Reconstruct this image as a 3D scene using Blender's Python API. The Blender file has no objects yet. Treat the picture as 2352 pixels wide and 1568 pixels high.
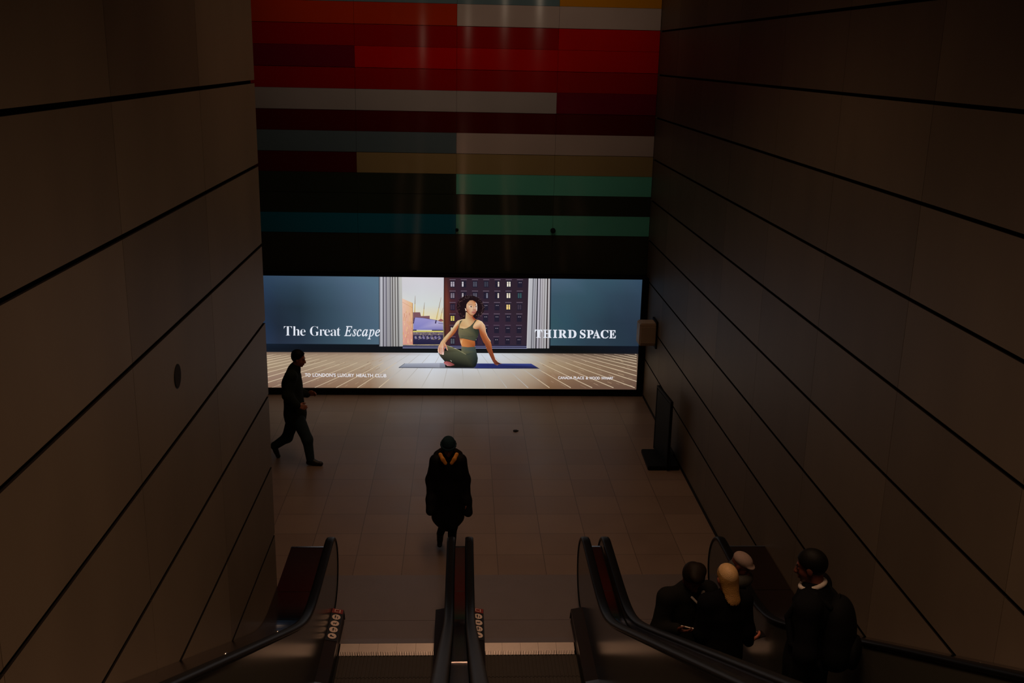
import bpy, bmesh, math, random
import numpy as np
from mathutils import Vector, Matrix

random.seed(7)
SC = bpy.context.scene
COL = SC.collection
PI = math.pi

# ------------------------------------------------------------------ camera
H = 6.2
F, PITCH, YAW, ROLL = 2352.92, 0.271117, 0.051116, 0.021530
_fw = Vector((math.sin(YAW)*math.cos(PITCH), math.cos(YAW)*math.cos(PITCH), -math.sin(PITCH)))
_r0 = Vector((math.cos(YAW), -math.sin(YAW), 0)); _u0 = _r0.cross(_fw)
_r = _r0*math.cos(ROLL)+_u0*math.sin(ROLL); _u = _u0*math.cos(ROLL)-_r0*math.sin(ROLL)
cd = bpy.data.cameras.new('camera'); cam = bpy.data.objects.new('camera', cd); COL.objects.link(cam)
cam.matrix_world = Matrix(((_r.x, _u.x, -_fw.x, 0), (_r.y, _u.y, -_fw.y, 0), (_r.z, _u.z, -_fw.z, H), (0, 0, 0, 1)))
cd.sensor_width = 36; cd.lens = 36*F/2352; cd.clip_start = .05; cd.clip_end = 200
SC.camera = cam
SC.view_settings.view_transform = 'Standard'; SC.view_settings.look = 'None'
SC.view_settings.exposure = 0; SC.view_settings.gamma = 1; SC.view_settings.use_curve_mapping = False
SC.cycles.use_denoising = True

def ray(u, v): return _fw + _r*((u-1176)/F) - _u*((v-784)/F)
def aty(u, v, y):
    """point of the plane y = const that a photo pixel looks at (used to read real positions off the photo)"""
    d = ray(u, v); return Vector((0, 0, H)) + d*(y/d.y)

# ------------------------------------------------------------------ materials
def s2l(c):
    return tuple(((x/255)/12.92 if x/255 <= .04045 else ((x/255+.055)/1.055)**2.4) for x in c)

def newmat(name):
    m = bpy.data.materials.new(name); m.use_nodes = True
    nt = m.node_tree; nt.nodes.clear()
    out = nt.nodes.new('ShaderNodeOutputMaterial'); b = nt.nodes.new('ShaderNodeBsdfPrincipled')
    nt.links.new(b.outputs[0], out.inputs[0])
    return m, nt, b

def N(nt, typ, **kw):
    n = nt.nodes.new(typ)
    for k, v in kw.items():
        if k.startswith('i_'):
            n.inputs[k[2:].replace('_', ' ')].default_value = v
        else: setattr(n, k, v)
    return n

def mat(name, col, rough=.6, metal=0., var=.12, scale=6., bump=0., bscale=60., spec=.5, coords='Object'):
    m, nt, b = newmat(name)
    tc = N(nt, 'ShaderNodeTexCoord')
    no = N(nt, 'ShaderNodeTexNoise'); no.inputs['Scale'].default_value = scale; no.inputs['Detail'].default_value = 5
    nt.links.new(tc.outputs[coords], no.inputs['Vector'])
    mix = N(nt, 'ShaderNodeMix', data_type='RGBA')
    mix.inputs[6].default_value = (*[c*(1-var) for c in col], 1); mix.inputs[7].default_value = (*[min(1, c*(1+var)) for c in col], 1)
    nt.links.new(no.outputs['Fac'], mix.inputs[0]); nt.links.new(mix.outputs[2], b.inputs['Base Color'])
    b.inputs['Roughness'].default_value = rough; b.inputs['Metallic'].default_value = metal
    b.inputs['Specular IOR Level'].default_value = spec
    if bump:
        n2 = N(nt, 'ShaderNodeTexNoise'); n2.inputs['Scale'].default_value = bscale; n2.inputs['Detail'].default_value = 4
        nt.links.new(tc.outputs[coords], n2.inputs['Vector'])
        bp = N(nt, 'ShaderNodeBump'); bp.inputs['Strength'].default_value = bump; bp.inputs['Distance'].default_value = .01
        nt.links.new(n2.outputs['Fac'], bp.inputs['Height']); nt.links.new(bp.outputs[0], b.inputs['Normal'])
    return m

def stone_mat():
    """honed stone slabs: the tone drifts from slab to slab, cloudy veining inside each"""
    m, nt, b = newmat('stone_cladding')
    at = N(nt, 'ShaderNodeAttribute', attribute_name='slab_tone')
    tc = N(nt, 'ShaderNodeTexCoord')
    no = N(nt, 'ShaderNodeTexNoise'); no.inputs['Scale'].default_value = 1.7; no.inputs['Detail'].default_value = 6
    mp = N(nt, 'ShaderNodeMapping'); mp.inputs['Scale'].default_value = (1, 1, .45)
    nt.links.new(tc.outputs['Object'], mp.inputs[0]); nt.links.new(mp.outputs[0], no.inputs['Vector'])
    ma = N(nt, 'ShaderNodeMath', operation='MULTIPLY_ADD'); ma.inputs[1].default_value = .55
    nt.links.new(no.outputs['Fac'], ma.inputs[0]); nt.links.new(at.outputs['Fac'], ma.inputs[2])
    ra = N(nt, 'ShaderNodeValToRGB')
    ra.color_ramp.elements[0].position = .05; ra.color_ramp.elements[0].color = (.098, .076, .055, 1)
    ra.color_ramp.elements[1].position = .95; ra.color_ramp.elements[1].color = (.202, .158, .112, 1)
    nt.links.new(ma.outputs[0], ra.inputs[0]); nt.links.new(ra.outputs[0], b.inputs['Base Color'])
    b.inputs['Roughness'].default_value = .5; b.inputs['Specular IOR Level'].default_value = .3
    return m

def tile_mat():
    m, nt, b = newmat('floor_tiles')
    tc = N(nt, 'ShaderNodeTexCoord'); sp = N(nt, 'ShaderNodeSeparateXYZ'); nt.links.new(tc.outputs['Object'], sp.inputs[0])
    def mth(op, a, bb=None):
        n = N(nt, 'ShaderNodeMath', operation=op)
        for i, x in enumerate((a, bb)):
            if x is None: continue
            if isinstance(x, (int, float)): n.inputs[i].default_value = x
            else: nt.links.new(x, n.inputs[i])
        return n.outputs[0]
    tx = mth('DIVIDE', mth('SUBTRACT', sp.outputs['X'], -.12), .60); ty = mth('DIVIDE', mth('SUBTRACT', sp.outputs['Y'], 12.0), .61)
    fx = mth('ABSOLUTE', mth('SUBTRACT', mth('FRACT', tx), .5)); fy = mth('ABSOLUTE', mth('SUBTRACT', mth('FRACT', ty), .5))
    joint = mth('GREATER_THAN', mth('MAXIMUM', fx, fy), .494)
    cv = N(nt, 'ShaderNodeCombineXYZ'); nt.links.new(mth('FLOOR', tx), cv.inputs[0]); nt.links.new(mth('FLOOR', ty), cv.inputs[1])
    wn = N(nt, 'ShaderNodeTexWhiteNoise', noise_dimensions='3D'); nt.links.new(cv.outputs[0], wn.inputs['Vector'])
    no = N(nt, 'ShaderNodeTexNoise'); no.inputs['Scale'].default_value = 2.2; no.inputs['Detail'].default_value = 6
    nt.links.new(tc.outputs['Object'], no.inputs['Vector'])
    f = mth('ADD', mth('MULTIPLY', wn.outputs['Value'], .45), mth('MULTIPLY', no.outputs['Fac'], .55))
    ra = N(nt, 'ShaderNodeValToRGB')
    ra.color_ramp.elements[0].position = .15; ra.color_ramp.elements[0].color = (.185, .130, .100, 1)
    ra.color_ramp.elements[1].position = .85; ra.color_ramp.elements[1].color = (.255, .182, .138, 1)
    nt.links.new(f, ra.inputs[0])
    mx = N(nt, 'ShaderNodeMix', data_type='RGBA'); nt.links.new(joint, mx.inputs[0]); nt.links.new(ra.outputs[0], mx.inputs[6])
    mx.inputs[7].default_value = (.085, .06, .045, 1)
    nt.links.new(mx.outputs[2], b.inputs['Base Color'])
    ro = mth('ADD', mth('MULTIPLY', no.outputs['Fac'], .15), .33); nt.links.new(ro, b.inputs['Roughness'])
    b.inputs['Specular IOR Level'].default_value = .34
    return m

def panel_mat(name, col):
    """vitreous enamel panel with vertically brushed gloss"""
    m, nt, b = newmat(name)
    tc = N(nt, 'ShaderNodeTexCoord')
    no = N(nt, 'ShaderNodeTexNoise'); no.inputs['Scale'].default_value = .8; no.inputs['Detail'].default_value = 3
    nt.links.new(tc.outputs['Object'], no.inputs['Vector'])
    mix = N(nt, 'ShaderNodeMix', data_type='RGBA')
    mix.inputs[6].default_value = (*[c*.86 for c in col], 1); mix.inputs[7].default_value = (*[min(1, c*1.14) for c in col], 1)
    nt.links.new(no.outputs['Fac'], mix.inputs[0]); nt.links.new(mix.outputs[2], b.inputs['Base Color'])
    b.inputs['Roughness'].default_value = .10
    b.inputs['Anisotropic'].default_value = .97
    b.inputs['Anisotropic Rotation'].default_value = .25
    tg = N(nt, 'ShaderNodeTangent', direction_type='RADIAL', axis='Z'); nt.links.new(tg.outputs[0], b.inputs['Tangent'])
    return m

def emis_mat():
    m = bpy.data.materials.new('lit_display'); m.use_nodes = True; nt = m.node_tree; nt.nodes.clear()
    out = nt.nodes.new('ShaderNodeOutputMaterial'); e = nt.nodes.new('ShaderNodeEmission')
    at = N(nt, 'ShaderNodeAttribute', attribute_name='Col')
    nt.links.new(at.outputs['Color'], e.inputs[0]); e.inputs[1].default_value = 1.0
    nt.links.new(e.outputs[0], out.inputs[0]); return m

M = dict(
    stone=stone_mat(), tile=tile_mat(), lit=emis_mat(),
    groove=mat('dark_backing', (.008, .006, .005), .9, spec=.1),
    ceiling=mat('ceiling_paint', (.25, .22, .19), .8),
    black=mat('black_metal', (.005, .005, .0045), .6, var=.05, spec=.14),
    rubber=mat('black_rubber', (.004, .004, .004), .42, var=.1, spec=.16),
    glass=mat('dark_balustrade_glass', (.052, .050, .040), .2, var=.05, spec=.5),
    deck=mat('polished_dark_deck_metal', (.30, .25, .245), .17, 1., var=.08, scale=3),
    ledge=mat('polished_skirt_metal', (.09, .08, .075), .32, 1., var=.08, scale=3),
    skirt=mat('black_skirt', (.01, .01, .01), .5, spec=.3),
    plate=mat('landing_plate_metal', (.195, .157, .148), .42, .35, var=.10, scale=3, bump=.25, bscale=180),
    comb=mat('bare_comb_metal', (.92, .80, .74), .38, .9, var=.06, scale=20),
    tread=mat('step_tread_metal', (.055, .045, .036), .5, .3, var=.15, scale=12),
    chrome=mat('chrome', (.75, .75, .75), .12, 1., var=.02),
    steelrim=mat('steel_trim', (.5, .5, .5), .2, 1., var=.05),
    notice=mat('dark_notice_film', (.006, .009, .014), .5, var=.05),
    noticered=mat('red_notice_film', (.22, .02, .015), .5, var=.05),
    noticepale=mat('pale_notice_print', (.75, .6, .52), .5, var=.05),
    cream=mat('cream_plastic', (.50, .38, .27), .5, var=.06),
    signgreen=mat('poster_dark_green', (.006, .009, .007), .6, var=.6, scale=5, spec=.12),
    fixture=mat('dark_fixture', (.02, .017, .015), .7, var=.1, spec=.1),
    # people
    skin=mat('skin_brown', (.34, .12, .07), .55, var=.1, scale=20), skinred=mat('skin_ruddy', (.52, .15, .085), .55, var=.1, scale=20),
    skindark=mat('skin_dark', (.11, .030, .018), .55, var=.1, scale=20), eye=mat('eye_dark', (.01, .008, .008), .3),
    lip=mat('lip', (.22, .06, .05), .5),
    hairblack=mat('black_hair', (.003, .0026, .002), .6, var=.3, scale=80, bump=.15, bscale=140, spec=.15),
    hairbrown=mat('dark_brown_hair', (.010, .006, .003), .6, var=.3, scale=80, bump=.15, bscale=140, spec=.15),
    hairblond=mat('blond_hair', (.36, .19, .055), .5, var=.3, scale=40, bump=.5, bscale=120),
    hairlit=mat('blond_hair_lit', (.64, .40, .18), .5, var=.2, scale=40, bump=.4, bscale=120),  # lighter copy of the blond; light on the crown put into its colour
    jumper=mat('dark_green_knit', (.016, .022, .017), .9, var=.2, bump=.3, bscale=200, spec=.1),
    jeans=mat('dark_blue_denim', (.022, .038, .046), .85, var=.25, scale=25, spec=.15),
    shoe=mat('dark_leather', (.008, .006, .005), .5), puffer=mat('black_puffer_nylon', (.005, .005, .006), .7, var=.2, spec=.12),
    coat=mat('black_wool', (.005, .005, .006), .95, var=.2, bump=.2, bscale=220, spec=.06),
    coat2=mat('charcoal_wool', (.010, .010, .009), .95, var=.2, bump=.2, bscale=220, spec=.06),
    fur=mat('dark_fur', (.010, .008, .007), .95, var=.4, scale=60, bump=.8, bscale=90, spec=.05),
    orange=mat('orange_lining', (.95, .36, .05), .6, var=.12, scale=30),
    teal=mat('teal_knit', (.012, .030, .040), .9, var=.2, bump=.4, bscale=160, spec=.1),
    shirt=mat('white_shirt_cotton', (.50, .44, .39), .8, var=.05), capgrey=mat('pale_cap_cloth', (.36, .26, .22), .85, var=.12, scale=40, bump=.2),
    scarf=mat('grey_scarf_wool', (.055, .052, .045), .95, var=.2, bump=.4), phonewhite=mat('white_phone_shell', (.85, .75, .66), .3),
    phoneblack=mat('black_phone_shell', (.01, .008, .008), .25), scrap=mat('dark_scrap', (.012, .01, .01), .8),
    bag=mat('black_bag_nylon', (.004, .004, .0045), .8, var=.2, spec=.1),
)

# ------------------------------------------------------------------ object helpers
def link(name, me, m=None, parent=None, smooth=False):
    o = bpy.data.objects.new(name, me); COL.objects.link(o)
    if m is not None and not me.materials: me.materials.append(m)
    if smooth:
        me.polygons.foreach_set('use_smooth', [True]*len(me.polygons))
    if parent is not None: o.parent = parent
    return o

def tag(o, label=None, cat=None, group=None, kind=None):
    if label: o['label'] = label
    if cat: o['category'] = cat
    if group: o['group'] = group
    if kind: o['kind'] = kind
    return o

def empty(name, loc=(0, 0, 0)):
    o = bpy.data.objects.new(name, None); COL.objects.link(o); o.location = loc; o.empty_display_size = .1
    return o

class MB:
    def __init__(s): s.bm = bmesh.new()
    def poly_prism(s, pts, axis, a, b):
        """extrude a 2-D outline along axis 0/1/2 from a to b; the outline gives the two other coordinates in order"""
        def P(p, t):
            q = list(p); q.insert(axis, t); return Vector(q)
        A = [s.bm.verts.new(P(p, a)) for p in pts]; B = [s.bm.verts.new(P(p, b)) for p in pts]
        n = len(pts)
        s.bm.faces.new(A); s.bm.faces.new(list(reversed(B)))
        for i in range(n): s.bm.faces.new((A[i], B[i], B[(i+1) % n], A[(i+1) % n]))
        return s
    def box(s, x0, x1, y0, y1, z0, z1):
        return s.poly_prism([(x0, y0), (x1, y0), (x1, y1), (x0, y1)], 2, z0, z1)
    def sweep(s, rings, cap=True, closed=True):
        R = [[s.bm.verts.new(p) for p in r] for r in rings]; n = len(R[0])
        for a, b in zip(R[:-1], R[1:]):
            for i in range(n if closed else n-1):
                s.bm.faces.new((a[i], a[(i+1) % n], b[(i+1) % n], b[i]))
        if cap and closed: s.bm.faces.new(list(reversed(R[0]))); s.bm.faces.new(R[-1])
        return s
    def disc(s, c, r, axis, t, n=24, ry=None):
        pts = [(c[0]+r*math.cos(2*PI*i/n), c[1]+(ry or r)*math.sin(2*PI*i/n)) for i in range(n)]
        return s.poly_prism(pts, axis, t[0], t[1])
    def dome(s, c, r, direction, n=20, squash=1.):
        d = Vector(direction).normalized(); a = d.orthogonal().normalized(); b = d.cross(a)
        rings = []
        for k in range(7):
            ph = k/6*PI/2*.97
            rings.append([Vector(c)+d*(r*squash*math.sin(ph))+(a*math.cos(2*PI*i/n)+b*math.sin(2*PI*i/n))*(r*math.cos(ph)) for i in range(n)])
        return s.sweep(rings)
    def build(s, name, m, parent=None, bevel=0, smooth=False, offset=None):
        bmesh.ops.recalc_face_normals(s.bm, faces=s.bm.faces)
        if bevel:
            ed = [e for e in s.bm.edges if len(e.link_faces) == 2 and e.calc_face_angle(0) > .5]
            bmesh.ops.bevel(s.bm, geom=ed, offset=bevel, segments=2, affect='EDGES', clamp_overlap=True)
        if offset is not None: bmesh.ops.translate(s.bm, verts=s.bm.verts, vec=-Vector(offset))
        me = bpy.data.meshes.new(name); s.bm.to_mesh(me); s.bm.free()
        o = link(name, me, m, parent, smooth)
        return o

# ------------------------------------------------------------------ the setting
W, XL, YE, DB = 3.466, -1.878, 9.593, 18.76
SLAB_H, SLAB_L, SLAB_O = .742, 1.9, 5.70

def stone_wall(name, x, outx, y0, y1, backx):
    bm = bmesh.new(); lay = bm.faces.layers.float.new('slab_tone')
    rows = 13
    ys = [y0]+[SLAB_O+SLAB_L*k for k in range(-6, 9) if y0+.1 < SLAB_O+SLAB_L*k < y1-.1]+[y1]
    for r in range(rows):
        for a, b in zip(ys[:-1], ys[1:]):
            t = random.uniform(0, .5)
            z0, z1 = r*SLAB_H+.015, (r+1)*SLAB_H-.015
            ya, yb = a+.0025, b-(.0025 if b < y1 else 0)
            vs = [bm.verts.new((xx, yy, zz)) for xx in (x, outx) for yy in (ya, yb) for zz in (z0, z1)]
            for n_, f in enumerate(((0, 1, 3, 2), (4, 6, 7, 5), (0, 2, 6, 4), (1, 5, 7, 3), (0, 4, 5, 1), (2, 3, 7, 6))):
                fc = bm.faces.new([vs[i] for i in f]); fc[lay] = t; fc.material_index = 1 if n_ in (2, 3) else 0
    bmesh.ops.recalc_face_normals(bm, faces=bm.faces)
    me = bpy.data.meshes.new(name); bm.to_mesh(me); bm.free()
    me.materials.append(M['stone']); me.materials.append(M['groove'])
    o = link(name, me); tag(o, kind='structure')
    b = MB().box(min(outx, backx), max(outx, backx), y0, y1-.02, -.3, rows*SLAB_H).build('wall_backing', M['groove'], o)
    return o

stone_wall('wall_left', XL, XL-.03, -4, YE, XL-.4)
stone_wall('wall_right', W, W+.03, -4, DB+.02, W+.3)
tag(MB().box(-9, W+.3, -4, DB+.3, 9.65, 9.85).build('ceiling', M['ceiling']), kind='structure')
fl = MB()
fl.poly_prism([(-9, 9.0), (-1.52, 9.0), (-1.52, 10.1), (3.06, 10.1), (3.06, 9.0), (W, 9.0), (W, DB), (-9, DB)], 2, -.25, 0)
tag(fl.build('floor', M['tile']), kind='structure')
tag(MB().box(-9.2, -9, 9, DB+.3, -.25, 9.65).build('wall_corridor', M['stone']), kind='structure')
# dark joint where the right wall meets the floor
tag(MB().box(W-.012, W-.001, 9.0, DB-.4, 0, .05).build('baseboard_right', M['black']), kind='structure')

# back wall: rows of coloured enamel panels
wb = MB().box(-9, W, DB, DB+.2, -.25, 9.65).build('wall_back', M['groove']); tag(wb, kind='structure')
P_ = {}
def pan(key, srgb, gain):
    P_[key] = panel_mat('enamel_'+key, tuple(min(.85, c*gain*t) for c, t in zip(s2l(srgb), (.94, 1.42, 2.15))))
G = 17
pan('amber', (62, 32, 0), G); pan('cream', (56, 42, 32), G); pan('orange_red', (57, 6, 0), G); pan('crimson', (46, 0, 0), G)
pan('scarlet', (60, 0, 0), G); pan('maroon', (30, 0, 2), G); pan('pale_grey', (48, 38, 30), G); pan('oxblood', (20, 0, 0), G)
pan('slate', (24, 25, 22), G); pan('ochre', (46, 32, 14), G); pan('bottle_green', (26, 51, 36), G); pan('near_black', (7, 7, 3), G)
pan('teal_dark', (2, 27, 29), G); pan('umber', (9, 7, 3), G); pan('slate_green', (26, 29, 25), G)
XC = [-9.05, -7.26, -5.48, -3.69, -1.91, -.12, 1.665, W-.005]
ZB = [2.30]+[3.03+.3665*k for k in range(18)]
ROWS = [
    ['umber']*7,
    ['teal_dark']*5+['bottle_green']*2,
    ['near_black']*7,
    ['near_black']*5+['bottle_green']*2,
    ['oxblood']*4+['ochre']*3,
    ['slate']*5+['cream']*2,
    ['oxblood']*7,
    ['pale_grey']*6+['maroon'],
    ['crimson']*7,
    ['maroon']*4+['scarlet']*3,
    ['crimson']*6+['scarlet'],
    ['orange_red']*5+['cream']*2,
    ['slate_green']*6+['amber'],
    ['scarlet']*3+['ochre']*4, ['crimson']*7, ['cream']*7, ['oxblood']*7, ['slate']*7]
for r, row in enumerate(ROWS):
    k = 0
    while k < 7:
        e = k
        while e < 7 and row[e] == row[k]: e += 1
        gap = .006 if r % 2 == 0 else .002
        top = min(ZB[r+1], 9.64)
        mb = MB()
        for c in range(k, e): mb.box(XC[c]+.002, XC[c+1]-.002, DB-.03, DB+.005, ZB[r]+.002, top-gap)
        mb.build('cladding_panel', P_[row[k]], wb, bevel=.0)
        k = e

# ------------------------------------------------------------------ the lit advertisement
YS = 18.45
ad = empty('advertising_screen', (-.18, YS, 0))
tag(ad, 'wide lit advertising screen showing a woman seated on a yoga mat, under coloured panels', 'screen')
AO = (-.18, YS, 0)
SX0, SX1, SZ0, SZ1 = -3.72, 3.335, .135, 2.275
fr = MB()
fr.box(SX0-.10, W-.01, YS-.015, DB-.04, 0.0, SZ0).box(SX0-.10, W-.01, YS-.015, DB-.04, SZ1, SZ1+.02)
fr.box(SX0-.10, SX0, YS-.015, DB-.04, SZ0, SZ1).box(SX1, W-.01, YS-.015, DB-.04, SZ0, SZ1)
fr.box(SX0, SX1, YS+.02, DB-.04, SZ0, SZ1)
fr.build('frame', M['black'], ad, offset=AO)

class Pic:
    def __init__(s): s.v, s.f, s.c = [], [], []
    def P(s, p, layer):
        w = aty(p[0], p[1], YS)
        return (min(max(w.x, SX0), SX1)-AO[0], -.0012*layer, min(max(w.z, SZ0), SZ1))
    def poly(s, pts, cols, layer):
        if isinstance(cols[0], (int, float)): cols = [cols]*len(pts)
        i = len(s.v)
        s.v += [s.P(p, layer) for p in pts]; s.f.append(list(range(i, i+len(pts)))); s.c += [(*s2l(c), 1) for c in cols]
    def fan(s, pts, cols, cen, ccol, layer):
        i = len(s.v); n = len(pts)
        s.v += [s.P(p, layer) for p in pts]+[s.P(cen, layer)]; s.c += [(*s2l(c), 1) for c in cols]+[(*s2l(ccol), 1)]
        s.f += [[i+k, i+(k+1) % n, i+n] for k in range(n)]
    def grid(s, us, vs, cols, layer, vfun=None):
        """bilinear colour patch; us/vs give the knot positions, cols[row][column] the sRGB colours"""
        nr, nc = len(vs), len(us); i = len(s.v)
        for r in range(nr):
            for c in range(nc):
                s.v.append(s.P((us[c], vs[r] if vfun is None else vfun(us[c], vs[r])), layer)); s.c.append((*s2l(cols[r][c]), 1))
        for r in range(nr-1):
            for c in range(nc-1):
                a = i+r*nc+c; s.f.append([a, a+1, a+nc+1, a+nc])
    def line(s, pts, w, col, layer, w2=None):
        for (a, b) in zip(pts[:-1], pts[1:]):
            a, b = Vector(a), Vector(b); d = b-a
            if d.length < 1e-6: continue
            n = Vector((-d.y, d.x)).normalized()
            s.poly([a+n*w/2, b+n*(w2 or w)/2, b-n*(w2 or w)/2, a-n*w/2], col, layer)
    def build(s, name, parent):
        me = bpy.data.meshes.new(name); me.from_pydata(s.v, [], s.f)
        ca = me.color_attributes.new('Col', 'FLOAT_COLOR', 'POINT')
        ca.data.foreach_set('color', np.array(s.c, dtype=np.float32).ravel())
        return link(name, me, M['lit'], parent)

def skew(u): return (u-600)*.0115              # the screen's own rows drop slightly to the right in the photo
def skb(u): return (u-610)*.0050
pic = Pic()
# wall colours left and right of the window
pic.grid([560, 601, 640, 690, 760, 820, 873], [620, 660, 705, 750, 792],
    [[(40, 60, 84), (46, 66, 90), (50, 70, 92), (56, 76, 96), (70, 92, 112), (80, 106, 126), (86, 112, 132)],
     [(34, 50, 74), (40, 58, 82), (42, 60, 78), (46, 64, 80), (62, 84, 102), (76, 98, 120), (84, 110, 130)],
     [(28, 42, 62), (34, 48, 68), (34, 46, 60), (36, 50, 62), (54, 74, 90), (70, 90, 110), (80, 104, 122)],
     [(28, 42, 64), (34, 50, 74), (32, 42, 56), (36, 50, 64), (52, 72, 88), (66, 88, 106), (76, 100, 120)],
     [(32, 46, 70), (38, 54, 78), (38, 48, 66), (42, 54, 72), (56, 76, 92), (66, 92, 108), (80, 104, 122)]], 1)
pic.grid([1262, 1300, 1350, 1400, 1440, 1480], [628, 680, 740, 802],
    [[(74, 96, 116), (70, 94, 114), (58, 84, 100), (54, 80, 96), (54, 76, 94), (50, 72, 92)],
     [(58, 82, 98), (56, 82, 96), (52, 78, 92), (48, 68, 84), (46, 64, 80), (46, 64, 82)],
     [(52, 82, 92), (48, 76, 90), (46, 66, 80), (40, 56, 70), (40, 54, 70), (40, 54, 70)],
     [(58, 84, 96), (52, 74, 88), (44, 62, 76), (42, 58, 72), (38, 54, 68), (36, 50, 66)]], 1)
# dark skirting band
pic.grid([560, 700, 900, 1210, 1300, 1480], [789, 800, 818],
    [[(20, 30, 44), (16, 22, 30), (16, 18, 24), (14, 16, 20), (16, 18, 20), (16, 22, 34)],
     [(18, 26, 38), (16, 20, 28), (18, 20, 24), (20, 22, 24), (14, 16, 16), (18, 22, 32)],
     [(22, 28, 36), (22, 24, 26), (26, 26, 24), (28, 28, 26), (26, 24, 22), (28, 26, 28)]], 2, lambda u, v: v+skb(u)*1.3)
# timber floor of the picture
fu = [560, 610, 680, 760, 850, 920, 990, 1060, 1130, 1210, 1260, 1320, 1390, 1470]
pic.grid(fu, [808, 816, 836, 862, 895],
    [[(120, 96, 80), (122, 100, 84), (124, 102, 86), (132, 108, 92), (140, 118, 102), (170, 160, 158), (196, 202, 212), (200, 206, 214), (196, 202, 210), (176, 172, 168), (130, 112, 98), (104, 86, 72), (88, 72, 62), (72, 60, 54)],
     [(142, 122, 102), (148, 126, 106), (152, 130, 108), (160, 138, 116), (172, 152, 132), (196, 194, 196), (208, 214, 224), (206, 212, 222), (200, 206, 216), (186, 186, 182), (166, 148, 126), (142, 120, 100), (120, 100, 82), (104, 86, 72)],
     [(158, 138, 112), (162, 142, 116), (162, 142, 118), (168, 148, 124), (172, 154, 132), (196, 194, 194), (206, 212, 222), (200, 206, 214), (190, 192, 194), (182, 174, 160), (164, 142, 114), (146, 122, 96), (130, 106, 84), (120, 98, 80)],
     [(148, 124, 104), (152, 126, 108), (146, 120, 104), (150, 124, 104), (154, 130, 108), (190, 184, 178), (200, 200, 202), (186, 182, 178), (184, 176, 166), (170, 152, 132), (142, 112, 86), (130, 102, 80), (124, 98, 78), (114, 90, 74)],
     [(132, 102, 84), (134, 104, 86), (124, 98, 84), (134, 104, 82), (138, 108, 84), (176, 164, 150), (188, 184, 180), (176, 168, 160), (170, 158, 144), (150, 126, 104), (120, 90, 66), (112, 84, 66), (104, 78, 64), (96, 72, 60)]], 3, lambda u, v: v+skb(u))
random.seed(3)
vp = Vector((1051, 742))
for k in range(-30, 31):
    bu = 1066+49.0*k
    a = Vector((bu, 890)); d = a-vp
    t0 = (813-vp.y)/d.y
    p0, p1 = vp+d*t0, vp+d*1.0
    if bu < 606: p1 = vp+d*min(1, (606-vp.x)/d.x)
    if bu > 1462: p1 = vp+d*min(1, (1462-vp.x)/d.x)
    if p1.y <= p0.y: continue
    mid = abs(bu-1060)
    seg = 4
    for i in range(seg):
        q0, q1 = p0.lerp(p1, i/seg), p0.lerp(p1, (i+1)/seg)
        centre = 915 < q0.x < 1215
        col = (176, 172, 166) if centre else (204, 184, 156)
        if i == 0 and not centre: col = (176, 154, 130)
        pic.line([q0, q1], .5+.9*i/seg+.2, col, 4, .5+.9*(i+1)/seg+.2)
for k in range(300):                                     # wood grain flecks along the boards
    u, v = random.uniform(612, 1450), random.uniform(822, 886)
    if 890 < u < 1240: continue
    p = Vector((u, v)); d = (p-vp).normalized()*random.uniform(3, 16)
    g = random.choice([(170, 144, 116), (132, 106, 86), (164, 136, 110), (136, 110, 90), (158, 128, 106), (142, 114, 92)])
    pic.line([p, p+d], random.uniform(.5, 1.3), g, 3.5)
# window: sky pane
pic.grid([922, 970, 1021], [630, 660, 700, 730, 794],
    [[(206, 202, 208), (208, 204, 212), (202, 198, 206)], [(204, 202, 208), (206, 206, 212), (204, 202, 208)],
     [(214, 216, 210), (208, 214, 212), (206, 210, 206)], [(230, 216, 180), (226, 214, 176), (224, 206, 160)], [(226, 196, 150), (226, 200, 150), (224, 200, 140)]], 2)
Z2 = lambda x, y: (860+x/6.815, 620+y/6.815)
zz = lambda L: [Z2(*p) for p in L]
pic.poly(zz([(428, 440), (520, 480), (600, 515), (604, 1165), (436, 1165)]), [(232, 196, 176), (226, 186, 156), (224, 184, 120), (206, 140, 120), (212, 150, 140)], 3)
for k in range(46):
    x, y = random.uniform(436, 596), random.uniform(540, 1150)
    g = random.choice([(216, 162, 112), (230, 190, 140), (204, 146, 112), (224, 176, 144), (234, 200, 158), (200, 142, 122)])
    pic.line(zz([(x, y), (x+random.uniform(-4, 4), y+random.uniform(20, 70))]), random.uniform(.5, 1.6), g, 3.4)
pic.line(zz([(598, 515), (602, 1160)]), .9, (150, 96, 70), 3.6)
pic.line(zz([(436, 500), (598, 590)]), .6, (196, 140, 110), 3.6)
for a, b, c in (((640, 400), (630, 660), 3), ((785, 505), (765, 720), 3), ((1045, 425), (970, 770), 3), ((1072, 590), (1035, 760), 2)):
    pic.line(zz([a, ((a[0]+b[0])/2, (a[1]+b[1])/2)]), .6, (150, 130, 112), 3, 1.6)
    pic.line(zz([((a[0]+b[0])/2, (a[1]+b[1])/2), b]), 1.6, (200, 178, 116), 3, 2.6)
pic.poly(zz([(604, 660), (715, 660), (728, 720), (865, 715), (865, 760), (930, 800), (604, 800)]), (122, 84, 92), 3.2)
pic.poly(zz([(608, 830), (640, 740), (760, 748), (900, 772), (980, 790), (1078, 820), (1078, 940), (608, 935)]), [(112, 108, 170), (150, 146, 200), (140, 138, 192), (150, 144, 196), (160, 150, 190), (180, 172, 206), (118, 112, 170), (124, 124, 190)], 3.6)
pic.line(zz([(610, 835), (625, 750)]), 2.6, (76, 60, 92), 3.8)
pic.line(zz([(640, 738), (760, 748), (980, 785), (1078, 815)]), .8, (84, 70, 110), 3.8)
pic.line(zz([(955, 835), (968, 780)]), 3, (70, 60, 96), 3.8)
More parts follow.
